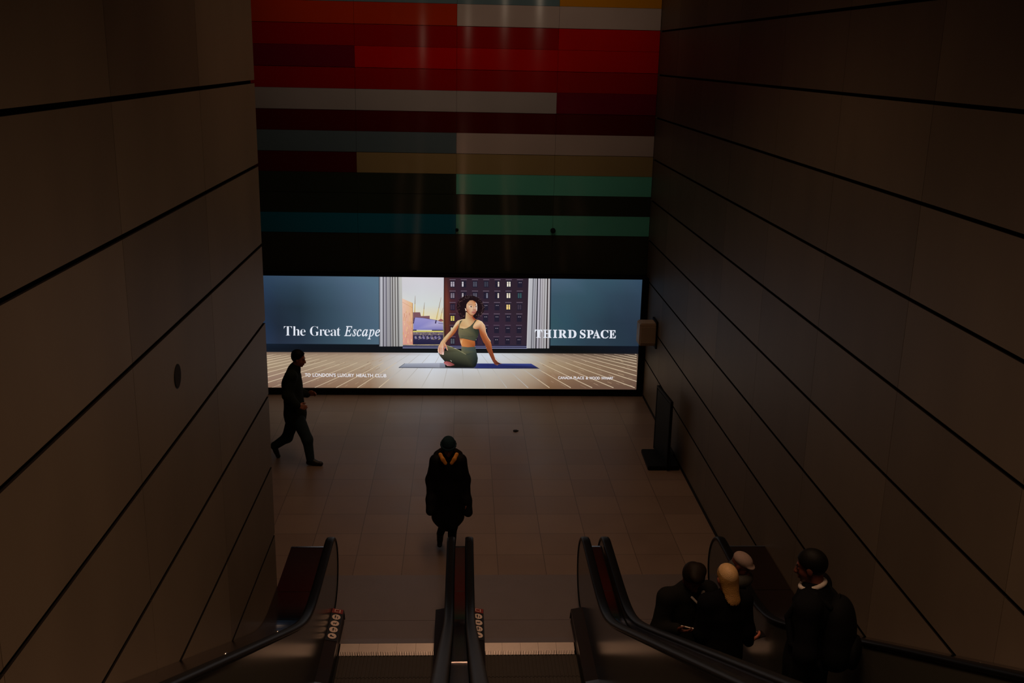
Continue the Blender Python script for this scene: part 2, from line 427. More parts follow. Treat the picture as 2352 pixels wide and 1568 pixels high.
pic.poly(zz([(1000, 785), (1040, 760), (1078, 780), (1078, 800), (1010, 800)]), (146, 84, 84), 3.8)
pic.line(zz([(1000, 828), (1078, 838)]), 1.2, (70, 64, 104), 3.9)
pic.poly(zz([(604, 930), (1078, 935), (1078, 960), (604, 960)]), (58, 54, 82), 3.9)
pic.line(zz([(606, 958), (1076, 958)]), 2.6, (206, 196, 96), 4.0)
pic.line(zz([(660, 940), (900, 942)]), 1.8, (226, 220, 206), 4.1)
pic.poly(zz([(604, 970), (1078, 970), (1078, 1025), (604, 1025)]), (110, 96, 104), 3.9)
pic.poly(zz([(604, 1015), (1078, 1015), (1078, 1165), (604, 1165)]), [(50, 46, 78), (56, 48, 76), (40, 36, 62), (34, 32, 62)], 4.0)
for k in range(80):
    x, y = random.uniform(612, 1070), random.uniform(965, 1085)
    g = random.choice([(196, 186, 120), (150, 130, 140), (176, 160, 170), (60, 52, 70), (128, 110, 116), (46, 40, 66)])
    pic.line(zz([(x, y), (x+random.uniform(5, 22), y+random.uniform(-4, 8))]), random.uniform(.5, 1.5), g, 4.2)
for k in range(7):
    x = 625+k*62; pic.poly(zz([(x, 1040), (x+28, 1030), (x+46, 1075), (x+10, 1078)]), (124, 116, 150), 4.15)
# brick building behind the right-hand pane
pic.grid([1020, 1026, 1036, 1060, 1140, 1216], [630, 690, 740, 796],
    [[(60, 34, 36), (66, 38, 38), (54, 34, 42), (50, 34, 46), (48, 34, 46), (46, 34, 46)],
     [(84, 44, 36), (110, 54, 42), (72, 38, 44), (50, 34, 48), (48, 36, 48), (46, 34, 44)],
     [(70, 38, 32), (100, 50, 38), (64, 36, 40), (52, 34, 48), (54, 38, 54), (48, 36, 46)],
     [(44, 28, 34), (60, 34, 40), (52, 34, 46), (50, 34, 50), (52, 40, 56), (48, 38, 50)]], 3)
pic.line([(1020, 632), (1019, 796)], 1.2, (30, 22, 26), 4)
lit = {(0, 0): (172, 164, 176, 3), (1, 0): (206, 200, 206, 1), (2, 0): (78, 80, 94, 3), (3, 0): (58, 60, 74, 3), (4, 0): (206, 196, 188, 2), (5, 0): (230, 222, 206, 3),
       (0, 1): (128, 118, 130, 3), (1, 1): (180, 172, 176, 1), (2, 1): (92, 90, 104, 3), (3, 1): (120, 122, 138, 2), (4, 1): (206, 196, 186, 2), (5, 1): (230, 218, 196, 3), (6, 1): (52, 84, 88, 3),
       (0, 2): (62, 48, 64, 3), (5, 2): (244, 210, 134, 3), (6, 2): (62, 52, 66, 3), (0, 3): (214, 196, 96, 3), (0, 4): (196, 188, 170, 1), (0, 5): (84, 88, 98, 3)}
for ci in range(7):
    for ri in range(6):
        u = 1039.5+25.8*ci-.55*ri*(ci > 2); v = 641.5+26.2*ri+skew(1039.5+25.8*ci)*.05
        pic.line([(u-7, v), (u+7, v+.1)], 1.5, (104, 90, 106) if ri < 4 else (90, 74, 92), 4)
        pic.poly([(u-5.5, v+2.5), (u+5.5, v+2.5), (u+5.5, v+18), (u-5.5, v+18)], (34, 30, 46), 4)
        L = lit.get((ci, ri))
        if L:
            if L[3] & 1: pic.poly([(u-4.2, v+5), (u-.8, v+5), (u-.8, v+16), (u-4.2, v+16)], L[:3], 5)
            if L[3] & 2: pic.poly([(u+.6, v+5), (u+4, v+5), (u+4, v+16), (u+.6, v+16)], L[:3], 5)
            pic.line([(u-4.5, v+8.4), (u+4.5, v+8.4)], .5, (60, 50, 60), 5.5)
        else:
            for sx in (-2.6, 1.2): pic.poly([(u+sx, v+6.2), (u+sx+2.2, v+6.2), (u+sx+2.2, v+7.6), (u+sx, v+7.6)], (148, 138, 150), 5)
# window sill
pic.poly([(924, 792), (1212, 793), (1211, 801), (924, 800)], (18, 18, 40), 5)
for dv, c in ((794.3, (118, 118, 156)), (798.2, (150, 152, 188))): pic.line([(925, dv), (1211, dv+1)], 1.5, c, 6)
# curtains
def curtain(x0t, x1t, x0b, x1b, vt, vb, folds):
    for a, b, c in folds:
        pic.poly([(x0t+(x1t-x0t)*a, vt), (x0t+(x1t-x0t)*b, vt), (x0b+(x1b-x0b)*b, vb), (x0b+(x1b-x0b)*a, vb)],
                 [c, c, tuple(int(q*.9) for q in c), tuple(int(q*.92) for q in c)], 7)
Lf = [(0, .05, (150, 150, 160)), (.05, .145, (186, 186, 194)), (.145, .19, (78, 76, 86)), (.19, .27, (166, 164, 174)), (.27, .32, (122, 120, 132)), (.32, .335, (74, 72, 84)), (.335, .38, (176, 174, 178)),
      (.38, .47, (156, 154, 160)), (.47, .495, (56, 54, 62)), (.495, .565, (170, 168, 168)), (.565, .60, (60, 54, 52)), (.60, .68, (178, 176, 176)), (.68, .71, (52, 44, 40)), (.71, .79, (182, 180, 178)),
      (.79, .825, (66, 64, 64)), (.825, .87, (160, 158, 158)), (.87, 1, (188, 188, 184))]
curtain(871.5, 923, 871.5, 925.5, 630.5, 795, Lf)
pic.line([(871, 631), (871.5, 791)], 1.3, (24, 28, 36), 7.5)
Rf = [(0, .03, (214, 212, 214)), (.03, .19, (184, 184, 190)), (.19, .225, (86, 84, 92)), (.225, .30, (168, 168, 176)), (.30, .32, (96, 94, 104)), (.32, .385, (176, 174, 180)), (.385, .435, (40, 38, 46)), (.435, .53, (184, 180, 190)),
      (.53, .56, (70, 64, 72)), (.56, .64, (178, 174, 180)), (.64, .66, (120, 112, 116)), (.66, .74, (182, 178, 182)), (.74, .765, (90, 84, 86)), (.765, .85, (186, 184, 186)), (.85, .905, (48, 38, 40)), (.905, .98, (188, 184, 186)), (.98, 1, (110, 106, 112))]
curtain(1214.5, 1264, 1209.5, 1261.5, 634.5, 799.5, Rf)
pic.line([(1265.3, 636), (1263, 797)], 1.8, (22, 26, 36), 7.5)
# yoga mat
pic.poly([(916, 843.5), (930, 834), (1010, 833), (1010, 843.6)], [(120, 124, 138), (160, 166, 180), (168, 172, 188), (136, 138, 150)], 8)
pic.poly([(1010, 833), (1100, 834), (1100, 845), (1010, 843.6)], [(146, 150, 168), (60, 64, 96), (40, 42, 70), (110, 112, 124)], 8)
pic.poly([(1090, 834), (1220, 834.6), (1238, 845.2), (1090, 844.8)], [(40, 48, 108), (54, 66, 136), (30, 30, 62), (40, 48, 104)], 8)
pic.line([(916, 843.7), (1090, 845)], 1.2, (50, 52, 60), 8.5)
pic.line([(916, 843.5), (930, 834)], .8, (60, 64, 72), 8.5)
pic.line([(1090, 845.2), (1239, 845.8)], 1.0, (26, 26, 52), 8.5)
# the seated woman
Z1 = lambda x, y: (1000+x/8.7125, 670+y/8.7125)
z1 = lambda L: [Z1(*p) for p in L]
def wp(L, c, l): pic.poly(z1(L), c, l)
wp([(425, 300), (440, 215), (475, 150), (530, 105), (590, 75), (680, 68), (760, 75), (840, 105), (905, 155), (950, 230), (985, 310), (970, 390), (930, 450), (880, 490), (830, 520), (790, 530), (740, 470), (640, 400), (615, 470), (600, 560), (545, 560), (500, 500), (455, 430)], (30, 18, 22), 10)
for k in range(420):
    t = random.uniform(0, 2*PI)
    rr = random.uniform(.78, 1.06)
    x, y = 705+278*rr*math.cos(t), 305+240*rr*math.sin(t)
    if y > 470 and 590 < x < 830: continue
    L = random.uniform(7, 18); a = t+PI/2+random.uniform(-1.3, 1.3)
    left = x < 705
    g = random.choice([(120, 76, 78), (142, 102, 98), (84, 48, 52), (58, 32, 36), (44, 24, 28), (40, 22, 26)] if left else [(134, 106, 106), (158, 130, 130), (92, 68, 72), (58, 40, 46), (40, 26, 32), (40, 26, 32)])
    if -math.sin(t) > .75: g = random.choice([(60, 36, 40), (30, 20, 24), (150, 126, 126), (40, 26, 30)])
    wp([(x, y), (x+L*math.cos(a), y+L*math.sin(a)), (x+L*math.cos(a)+3, y+L*math.sin(a)+3), (x+3, y+3)], g, 11)
# arms, chest
SK, SK2, SKd = (218, 190, 150), (196, 132, 84), (134, 66, 36)
wp([(450, 570), (530, 545), (600, 535), (612, 400), (660, 420), (750, 470), (760, 505), (810, 550), (860, 560), (920, 590), (940, 700), (880, 740), (780, 735), (700, 730), (600, 740), (480, 720), (455, 640)],
   [SK, SK, (206, 176, 130), (214, 186, 150), (190, 140, 96), (170, 96, 56), (160, 84, 52), (206, 150, 104), (214, 170, 124), (206, 140, 92), (176, 96, 54), (140, 70, 40), (206, 140, 96), (210, 170, 124), (214, 184, 138), (206, 170, 118), (190, 146, 98)], 12)
wp([(735, 470), (762, 505), (815, 552), (775, 556), (742, 520)], (150, 66, 40), 13)
wp([(450, 570), (530, 545), (500, 600), (468, 650), (450, 720), (400, 810), (330, 890), (250, 955), (200, 1020), (150, 1010), (108, 1000), (160, 930), (230, 850), (310, 770), (370, 680), (410, 610)],
   [SK, SK, (206, 160, 110), (176, 104, 60), (160, 84, 46), (150, 76, 42), (130, 62, 34), (150, 84, 50), (190, 140, 100), (206, 168, 126), (206, 170, 130), (206, 160, 112), (212, 176, 130), (220, 188, 146), (218, 190, 150), (214, 184, 142)], 13)
wp([(850, 560), (930, 590), (980, 650), (1000, 700), (1000, 780), (1040, 900), (1100, 980), (1125, 1060), (1135, 1150), (1160, 1230), (1195, 1340), (1250, 1400), (1340, 1445), (1280, 1440), (1240, 1465), (1190, 1450), (1150, 1390), (1125, 1340), (1080, 1250), (1030, 1150), (990, 1040), (960, 1010), (900, 870), (870, 740), (800, 740), (755, 690), (790, 600)],
   [(216, 172, 124), (226, 190, 150), (230, 190, 150), (200, 130, 84), (186, 110, 66), (186, 112, 70), (200, 130, 84), (170, 96, 54), (150, 80, 46), (140, 70, 42), (120, 60, 38), (84, 40, 28), (60, 28, 24), (60, 30, 26), (170, 120, 100), (110, 56, 40), (96, 44, 30), (90, 40, 28), (140, 74, 42), (160, 88, 50), (150, 80, 46), (120, 60, 34), (170, 94, 52), (150, 80, 44), (206, 140, 92), (222, 178, 136), (214, 170, 122)], 13)
pic.line(z1([(860, 562), (930, 592), (982, 660), (998, 720), (1004, 790), (1042, 890), (1104, 985)]), .9, (240, 216, 184), 14)
pic.line(z1([(1165, 1240), (1200, 1345), (1255, 1402)]), .7, (214, 176, 140), 14)
# sports top
wp([(490, 580), (545, 558), (488, 655), (482, 715), (540, 742), (620, 728), (700, 684), (760, 622), (800, 556), (828, 560), (765, 650), (748, 700), (772, 742), (850, 745), (872, 800), (845, 900), (792, 978), (700, 952), (560, 926), (482, 920), (458, 830), (462, 720), (472, 650)],
   [(96, 90, 64), (90, 84, 62), (110, 104, 74), (120, 112, 80), (118, 110, 78), (104, 98, 72), (78, 80, 62), (66, 70, 56), (56, 58, 46), (60, 62, 50), (66, 70, 58), (66, 70, 56), (54, 58, 46), (44, 48, 38), (40, 44, 34), (52, 56, 44), (58, 62, 48), (78, 80, 62), (86, 86, 66), (100, 96, 72), (112, 104, 78), (126, 116, 84), (110, 100, 74)], 15)
pic.line(z1([(482, 715), (540, 742), (620, 728), (700, 684), (760, 622), (815, 560)]), .7, (58, 58, 44), 16)
for yy in (870, 890, 912): pic.line(z1([(520, yy), (640, yy+14), (760, yy+20)]), .5, (52, 54, 42), 16)
# waist
wp([(482, 925), (560, 930), (690, 958), (792, 982), (798, 1060), (782, 1098), (650, 1104), (530, 1088), (502, 1010)], [(150, 84, 40), (196, 122, 66), (206, 130, 72), (170, 92, 46), (150, 76, 40), (140, 70, 36), (170, 92, 48), (206, 134, 78), (226, 180, 130)], 14)
# leggings
wp([(520, 1088), (650, 1104), (800, 1090), (822, 1200), (850, 1320), (842, 1400), (802, 1490), (760, 1512), (400, 1512), (200, 1504), (185, 1385), (110, 1300), (58, 1218), (160, 1250), (175, 1180), (250, 1168), (216, 1060), (330, 1098), (450, 1150), (520, 1180)],
   [(88, 92, 80), (64, 74, 72), (60, 68, 64), (52, 60, 56), (40, 48, 44), (24, 30, 28), (20, 24, 22), (22, 24, 22), (18, 20, 18), (26, 24, 22), (30, 30, 26), (42, 42, 36), (66, 64, 52), (62, 60, 48), (58, 56, 44), (64, 62, 46), (118, 114, 86), (112, 110, 84), (90, 90, 66), (84, 86, 66)], 14)
pic.line(z1([(216, 1062), (330, 1102), (450, 1152), (610, 1245)]), 1.1, (146, 140, 108), 16)
pic.line(z1([(235, 1090), (400, 1150), (560, 1225)]), .7, (96, 94, 68), 16)
wp([(522, 1090), (650, 1106), (800, 1092), (818, 1195), (640, 1262), (560, 1215), (524, 1185)], [(104, 104, 84), (74, 84, 80), (66, 74, 68), (56, 64, 58), (50, 58, 54), (94, 92, 66), (110, 106, 76)], 15)
for yy in (1120, 1140, 1160): pic.line(z1([(526, yy+10), (620, yy)]), .5, (70, 74, 62), 16)
pic.line(z1([(300, 1362), (330, 1388)]), .9, (200, 196, 180), 16)
# hand and foot
wp([(108, 1000), (150, 985), (205, 1030), (232, 1100), (252, 1168), (228, 1158), (192, 1080), (178, 1150), (168, 1252), (140, 1252), (118, 1242), (92, 1245), (80, 1215), (58, 1215), (45, 1160), (60, 1090), (90, 1040)], [(214, 180, 140), (206, 166, 124), (200, 140, 104), (214, 150, 120), (226, 190, 170), (190, 130, 100), (180, 110, 84), (190, 110, 90), (236, 216, 206), (230, 200, 186), (196, 120, 100), (236, 214, 204), (210, 150, 130), (226, 200, 186), (206, 150, 126), (206, 160, 126), (210, 170, 130)], 17)
for a, b in (((85, 1110), (98, 1225)), ((120, 1110), (128, 1235)), ((155, 1110), (150, 1200))): pic.line(z1([a, b]), .9, (140, 70, 60), 18)
wp([(165, 1395), (220, 1382), (300, 1400), (375, 1440), (384, 1462), (300, 1478), (238, 1472), (180, 1432)], [(130, 60, 64), (160, 80, 80), (150, 76, 74), (120, 60, 54), (90, 44, 40), (160, 90, 90), (220, 170, 170), (180, 110, 114)], 17)
# face
pic.fan(z1([(640, 215), (690, 168), (745, 165), (800, 195), (830, 235), (837, 300), (830, 370), (800, 430), (755, 468), (700, 452), (655, 415), (625, 375), (618, 300), (622, 250)]),
   [(196, 150, 112), (196, 146, 108), (190, 132, 92), (170, 96, 58), (196, 140, 104), (206, 170, 150), (176, 104, 84), (150, 82, 66), (180, 118, 86), (200, 144, 106), (186, 120, 84), (166, 96, 64), (200, 152, 118), (206, 164, 126)], Z1(718, 335), (214, 178, 146), 14)
wp([(805, 200), (832, 240), (837, 320), (832, 372), (822, 380), (822, 300), (815, 250)], (236, 222, 210), 15)
wp([(738, 200), (795, 215), (800, 265), (770, 290), (745, 255)], (202, 146, 102), 15)
pic.line(z1([(662, 252), (700, 246), (736, 252)]), .8, (120, 74, 60), 16)
pic.line(z1([(795, 245), (820, 265)]), 1.0, (70, 34, 26), 16)
wp([(676, 286), (700, 274), (734, 280), (728, 300), (700, 304)], (222, 206, 196), 16)
wp([(702, 276), (728, 278), (724, 302), (704, 302)], (42, 24, 24), 17)
wp([(802, 284), (824, 280), (826, 296), (808, 304)], (64, 32, 28), 16)
pic.line(z1([(776, 285), (766, 330), (758, 352)]), .7, (170, 104, 70), 16)
pic.line(z1([(756, 352), (776, 356), (798, 350)]), .8, (120, 58, 46), 16)
wp([(716, 402), (760, 388), (798, 392), (800, 412), (750, 418)], [(176, 100, 90), (190, 110, 104), (206, 140, 130), (160, 80, 74), (176, 100, 92)], 16)
pic.line(z1([(718, 402), (800, 402)]), .5, (110, 50, 46), 17)
wp([(590, 320), (610, 330), (625, 375), (605, 380)], (226, 196, 170), 15)
pic.line(z1([(628, 385), (660, 425), (705, 460), (750, 474)]), .9, (110, 54, 30), 16)
# bright left edge of the display
pic.line([(608.5, 812), (611.5, 886)], 1.2, (206, 190, 170), 8)
pic.build('display', ad)

# ---- lettering
BOLD = {c: chr(0x1D400+ord(c)-65) for c in 'ABCDEFGHIJKLMNOPQRSTUVWXYZ'}; BOLD.update({c: chr(0x1D41A+ord(c)-97) for c in 'abcdefghijklmnopqrstuvwxyz'})
ITAL = {c: chr(0x1D434+ord(c)-65) for c in 'ABCDEFGHIJKLMNOPQRSTUVWXYZ'}; ITAL.update({c: chr(0x1D44E+ord(c)-97) for c in 'abcdefghijklmnopqrstuvwxyz'})
def glyph(ch, off=0.):
    cu = bpy.data.curves.new('g', 'FONT'); cu.body = ch; cu.offset = off; cu.resolution_u = 6
    o = bpy.data.objects.new('g', cu); COL.objects.link(o)
    bpy.context.view_layer.update()
    me = bpy.data.meshes.new_from_object(o.evaluated_get(bpy.context.evaluated_depsgraph_get()))
    V = [(v.co.x, v.co.y) for v in me.vertices]; Fc = [list(p.vertices) for p in me.polygons]
    bpy.data.objects.remove(o); bpy.data.meshes.remove(me)
    return V, Fc
def cut_strip(V, Fc, xa, xb):
    """remove a thin upright strip from a flat glyph (stencil gap)"""
    bm = bmesh.new(); vs = [bm.verts.new((x, y, 0)) for x, y in V]
    for f in Fc:
        try: bm.faces.new([vs[i] for i in f])
        except ValueError: pass
    for xx in (xa, xb):
        bmesh.ops.bisect_plane(bm, geom=bm.verts[:]+bm.edges[:]+bm.faces[:], plane_co=(xx, 0, 0), plane_no=(1, 0, 0))
    kill = [f for f in bm.faces if xa < f.calc_center_median().x < xb]
    bmesh.ops.delete(bm, geom=kill, context='FACES')
    bm.verts.index_update(); bm.verts.ensure_lookup_table()
    V2 = [(v.co.x, v.co.y) for v in bm.verts]; F2 = [[v.index for v in f.verts] for f in bm.faces]; bm.free()
    return V2, F2
def put_text(pc, V, Fc, u0, u1, vbase0, vbase1, unit, col, layer, ub0, ub1):
    """place flat glyph geometry: its x extent onto photo columns u0..u1, one font unit = `unit` photo rows, on the sloping baseline"""
    x0, x1 = min(v[0] for v in V), max(v[0] for v in V)
    i = len(pc.v)
    for x, y in V:
        u = u0+(x-x0)/(x1-x0)*(u1-u0); vb = vbase0+(u-ub0)/(ub1-ub0)*(vbase1-vbase0)
        pc.v.append(pc.P((u, vb-y*unit), layer)); pc.c.append((*s2l(col), 1))
    pc.f += [[i+k for k in f] for f in Fc]

WHITE = (226, 230, 240)
pc = Pic()
for ch, a, b in (('T', 652.3, 670.8), ('h', 672.7, 689.3), ('e', 689.8, 702), ('G', 712.2, 733.3), ('r', 733.9, 745.4), ('e', 745, 758.2), ('a', 759.4, 773.5), ('t', 773.7, 782.4)):
    V, Fc = glyph(BOLD[ch], -.012); put_text(pc, V, Fc, a, b, 770, 771.2, 32.0, WHITE, 12, 652, 873)
for ch, a, b in (('E', 790.7, 809.2), ('s', 809.4, 818.8), ('c', 819.4, 830.6), ('a', 831.5, 845.2), ('p', 844.5, 860.2), ('e', 861.5, 873)):
    V, Fc = glyph(ITAL[ch], .012); put_text(pc, V, Fc, a, b, 770, 771.2, 32.0, WHITE, 12, 652, 873)
pc.build('headline_lettering', ad)
pc = Pic()
cuts = {'T': None, 'H': .53, 'I': None, 'R': .43, 'D': .43, 'S': None, 'P': .46, 'A': .40, 'C': .50, 'E': .46}
for ch, a, b in (('T', 1228.2, 1245.4), ('H', 1247.6, 1266.4), ('I', 1270.2, 1279.6), ('R', 1282.4, 1301.8), ('D', 1304, 1323.9), ('S', 1331.6, 1344.9), ('P', 1347.6, 1363.1), ('A', 1361.2, 1378.6), ('C', 1379.4, 1397.4), ('E', 1399, 1414.5)):
    V, Fc = glyph(BOLD[ch], .012)
    x0, x1 = min(v[0] for v in V), max(v[0] for v in V)
    if cuts[ch] and ch not in 'H':
        xa = x0+(x1-x0)*cuts[ch]; V, Fc = cut_strip(V, Fc, xa, xa+.045*(x1-x0))
    put_text(pc, V, Fc, a, b, 774.6, 776, 26.6, WHITE, 13, 1228, 1414)
pc.build('club_name_lettering', ad)
def sans_line(words, vb0, vb1, unit, ub0, ub1):
    for w, a, b in words:
        p = Pic(); V, Fc = glyph(w, .018); put_text(p, V, Fc, a, b, vb0, vb1, unit, (228, 226, 232), 12, ub0, ub1)
        p.build('lettering', ad)
sans_line((('TO', 700.6, 713.5), ("LONDON'S", 718.3, 771.4), ('LUXURY', 776, 813.5), ('HEALTH', 818.7, 857), ('CLUB', 861.6, 887.6)), 864, 865.6, 10.8, 700, 888)
sans_line((('CANADA', 1281.8, 1314.4), ('PLACE', 1317.4, 1341.4), ('&', 1345.2, 1350.8), ('WOOD', 1353.2, 1377.4), ('WHARF', 1380.6, 1407.8)), 869.6, 870.8, 8.6, 1282, 1408)

# ------------------------------------------------------------------ escalators
INC, Y0 = .516, 8.75
def softS(y, w=.22): t = (Y0-y)/w; return INC*w*(math.log1p(math.exp(-abs(t)))+max(t, 0))
YTOP = -1.6
RAIL = .97
def rail_path(zoff=0.):
    """(y, z) along the handrail from the top of the flight down round the newel"""
    pts = []
    y = YTOP
    while y < 10.40:
        pts.append((y, RAIL+softS(y)+zoff)); y += .6 if y < 7 else .12
    R = .42+zoff
    for k in range(0, 19):
        a = PI/2-k/18*PI
        pts.append((10.42+R*math.cos(a), .55+R*math.sin(a)))
    pts += [(10.30, .13-zoff), (10.15, .13-zoff)]
    return pts
def handrail(x, parent, org):
    pts = rail_path(); rings = []
    w, t = .046, .020
    prof = [(-w, -t), (-w, .004), (-w*.82, t*.8), (-w*.4, t), (w*.4, t), (w*.82, t*.8), (w, .004), (w, -t)]
    for i, (y, z) in enumerate(pts):
        a = pts[max(i-1, 0)]; b = pts[min(i+1, len(pts)-1)]
        d = Vector((b[0]-a[0], b[1]-a[1])).normalized(); n = Vector((-d.y, d.x))
        rings.append([Vector((x+px, y+n.x*pz, z+n.y*pz)) for px, pz in prof])
    return MB().sweep(rings).build('handrail', M['rubber'], parent, smooth=True, offset=org)
def balustrade(x, parent, org):
    top = rail_path(-.006)
    pts = [p for p in top]
    bot = []
    y = 10.15
    while y > YTOP: bot.append((y, softS(y)-.06)); y -= .35
    bot.append((YTOP, softS(YTOP)-.06))
    o = MB().poly_prism(pts+bot, 0, x-.038, x+.038).build('balustrade_panel', M['glass'], parent, offset=org)
    return o
def ledge(xg, xs, parent, org):
    """inner ledge from the panel face xg to the skirt face xs"""
    rings = []; sk = []
    ys = [10.36, 10.31, 10.26]+[10.1-.25*k for k in range(48)]
    for y in ys:
        if y < YTOP: break
        s = softS(y, .09); top = .25 if y < 10.3 else (.10 if y > 10.35 else .20)
        rings.append([Vector((xg, y, s+top)), Vector((xs, y, s+top-.025)), Vector((xs, y, s+top-.055)), Vector((xg, y, s+top-.055))])
        sk.append([Vector((xg, y, s+top-.06)), Vector((xs-.012*(1 if xs > xg else -1), y, s+top-.06)), Vector((xs-.012*(1 if xs > xg else -1), y, s+.002 if y > 9.0 else s-.2)), Vector((xg, y, s+.002 if y > 9.0 else s-.2))])
    MB().sweep(rings).build('inner_ledge', M['ledge'], parent, offset=org)
    MB().sweep(sk).build('skirt_panel', M['skirt'], parent, offset=org)

step_mesh = None
def make_step_mesh(w):
    mb = MB()
    n = 25
    for i in range(n):                                   # ribbed tread
        a = -w/2+i*w/n; mb.box(a, a+w/n*.55, -.40, -.002, -.012, 0)
    mb.box(-w/2, w/2, -.40, -.002, -.03, -.010)
    pts = [(0, -.012), (-.012, -.03), (-.03, -.21), (-.05, -.21), (-.03, -.03)]   # curved riser
    mb.poly_prism([(-.002, -.012), (-.020, -.10), (-.035, -.21), (-.055, -.21), (-.04, -.10), (-.022, -.012)], 0, -w/2, w/2)
    bmesh.ops.recalc_face_normals(mb.bm, faces=mb.bm.faces)
    me = bpy.data.meshes.new('step'); mb.bm.to_mesh(me); mb.bm.free(); me.materials.append(M['tread']); return me
def tread_z(y):
    k = math.floor((9.715-y)/.405); yf = 9.715-.405*k
    return max(-.004, INC*(Y0-yf))

def pictogram(parent, cx, cy, z, kind, org):
    """round pale pictogram with a dark figure; its parts are flat prints on the notice"""
    SL = -.025/.127
    def lean(mb):
        for v in mb.bm.verts: v.co.z += SL*(v.co.x-cx)
        return mb
    p = lean(MB().disc((cx, cy), .045, 2, (z, z+.0012), 28, ry=.052)).build('pictogram', M['noticepale'], parent, offset=org)
    g = MB()
    t = (z+.0012, z+.002)
    def bx(a, b, c, d): g.poly_prism([(cx+a, cy+c), (cx+b, cy+c), (cx+b, cy+d), (cx+a, cy+d)], 2, *t)
    if kind == 0:      # adult with a child
        g.disc((cx-.010, cy+.026), .007, 2, t, 12); bx(-.018, -.002, -.008, .018); bx(-.016, -.011, -.032, -.008); bx(-.008, -.003, -.032, -.008)
        g.disc((cx+.014, cy+.010), .005, 2, t, 12); bx(.009, .019, -.012, .004); bx(.010, .018, -.030, -.012)
    elif kind == 1:    # dog carried
        bx(-.018, .014, -.008, .010); bx(.010, .022, .004, .018); bx(-.017, -.012, -.024, -.008); bx(.006, .011, -.024, -.008)
    elif kind == 2:    # figure holding the rail
        g.disc((cx-.004, cy+.026), .007, 2, t, 12); bx(-.012, .004, -.008, .018); bx(-.010, -.005, -.032, -.008); bx(-.002, .003, -.032, -.008); bx(.004, .024, .006, .012); bx(.020, .024, -.032, .006)
    else:              # shoe
        g.poly_prism([(cx-.022, cy-.016), (cx+.022, cy-.016), (cx+.020, cy-.004), (cx-.002, cy+.006), (cx-.006, cy+.020), (cx-.020, cy+.020)], 2, *t)
    lean(g).build('pictogram_figure', M['notice'], p, offset=org)

def make_escalator(xl, xr, label, notice, px0, px1):
    cx = (xl+xr)/2; org = (cx, 9.8, 0)
    root = empty('escalator', org); tag(root, label, 'escalator', 'escalators side by side')
    for x in (xl, xr):
        handrail(x, root, org); balustrade(x, root, org)
    gl, gr = xl+.038, xr-.038; sl, sr = xl+.165, xr-.165
    ledge(gl, sl, root, org); ledge(gr, sr, root, org)
    # landing plates and comb
    MB().poly_prism([(9.902, .0005), (9.902, .025), (10.02, .012), (10.40, .006), (10.40, .0005)], 0, px0, px1).box(px0, px1, 10.405, 11.46, .0005, .006).build('landing_plate', M['plate'], root, offset=org)
    cb = MB(); n = 5; w = (sr-sl)/n
    for i in range(n):
        a, b = sl+i*w+.001, sl+(i+1)*w-.001
        cb.poly_prism([(9.900, .026), (9.900, -.01), (9.775, -.01), (9.775, .004)], 0, a, b)
        m = 11; tw = (b-a)/m
        for k in range(m): cb.poly_prism([(9.776, .004), (9.776, -.012), (9.725, -.012), (9.725, -.010)], 0, a+k*tw, a+k*tw+tw*.55)
    cb.build('comb_plate', M['comb'], root, offset=org)
    global step_mesh
    if step_mesh is None: step_mesh = make_step_mesh(sr-sl-.02)
    for k in range(0, 28):
        yf = 9.715-.405*k; z = max(-.004, INC*(Y0-yf))
        s = bpy.data.objects.new('step', step_mesh); COL.objects.link(s); s.parent = root; s.location = (0, yf-org[1], z)
    if notice:
        x0, x1 = gl+.006, sl-.004
        nz = .2545
        nt = MB()
        def topz(x): return .25-.025*(x-gl)/(sl-gl)
        nt.poly_prism([(x0, topz(x0)+.0006), (x1, topz(x1)+.0006), (x1, topz(x1)+.003), (x0, topz(x0)+.003)], 1, 9.62, 10.255)
        n_ = nt.build('safety_notice', M['notice'], root, offset=org)
        rd = MB().poly_prism([(x0, topz(x0)+.0035), (x1, topz(x1)+.0035), (x1, topz(x1)+.0050), (x0, topz(x0)+.0050)], 1, 10.165, 10.254).build('warning_patch', M['noticered'], n_, offset=org)
        cxn = (x0+x1)/2; zc = topz(cxn)+.0050
        e = MB()
        for a, b, c, d in ((-.030, .012, 10.235, 10.241), (-.030, .012, 10.185, 10.191), (-.030, -.024, 10.185, 10.241), (.022, .030, 10.180, 10.241)):
            e.box(cxn+a, cxn+b, c, d, zc+.0012, zc+.002)
        for v in e.bm.verts: v.co.z += -.025/.127*(v.co.x-cxn)
        e.build('warning_mark', M['noticepale'], n_, offset=org)
        for k, yy in enumerate((10.085, 9.955, 9.83, 9.705)): pictogram(n_, cxn, yy, zc, k, org)
    return root

E1 = make_escalator(-1.45, -.10, 'left escalator, beside the left stone wall, with pictogram notice on its inner ledge', True, -1.52, -.003)
E2 = make_escalator(.105, 1.42, 'middle escalator between the two narrow centre decks', True, .003, 1.535)
E3 = make_escalator(1.65, 2.97, 'right escalator, beside the right stone wall, carrying the standing people', False, 1.54, 3.06)

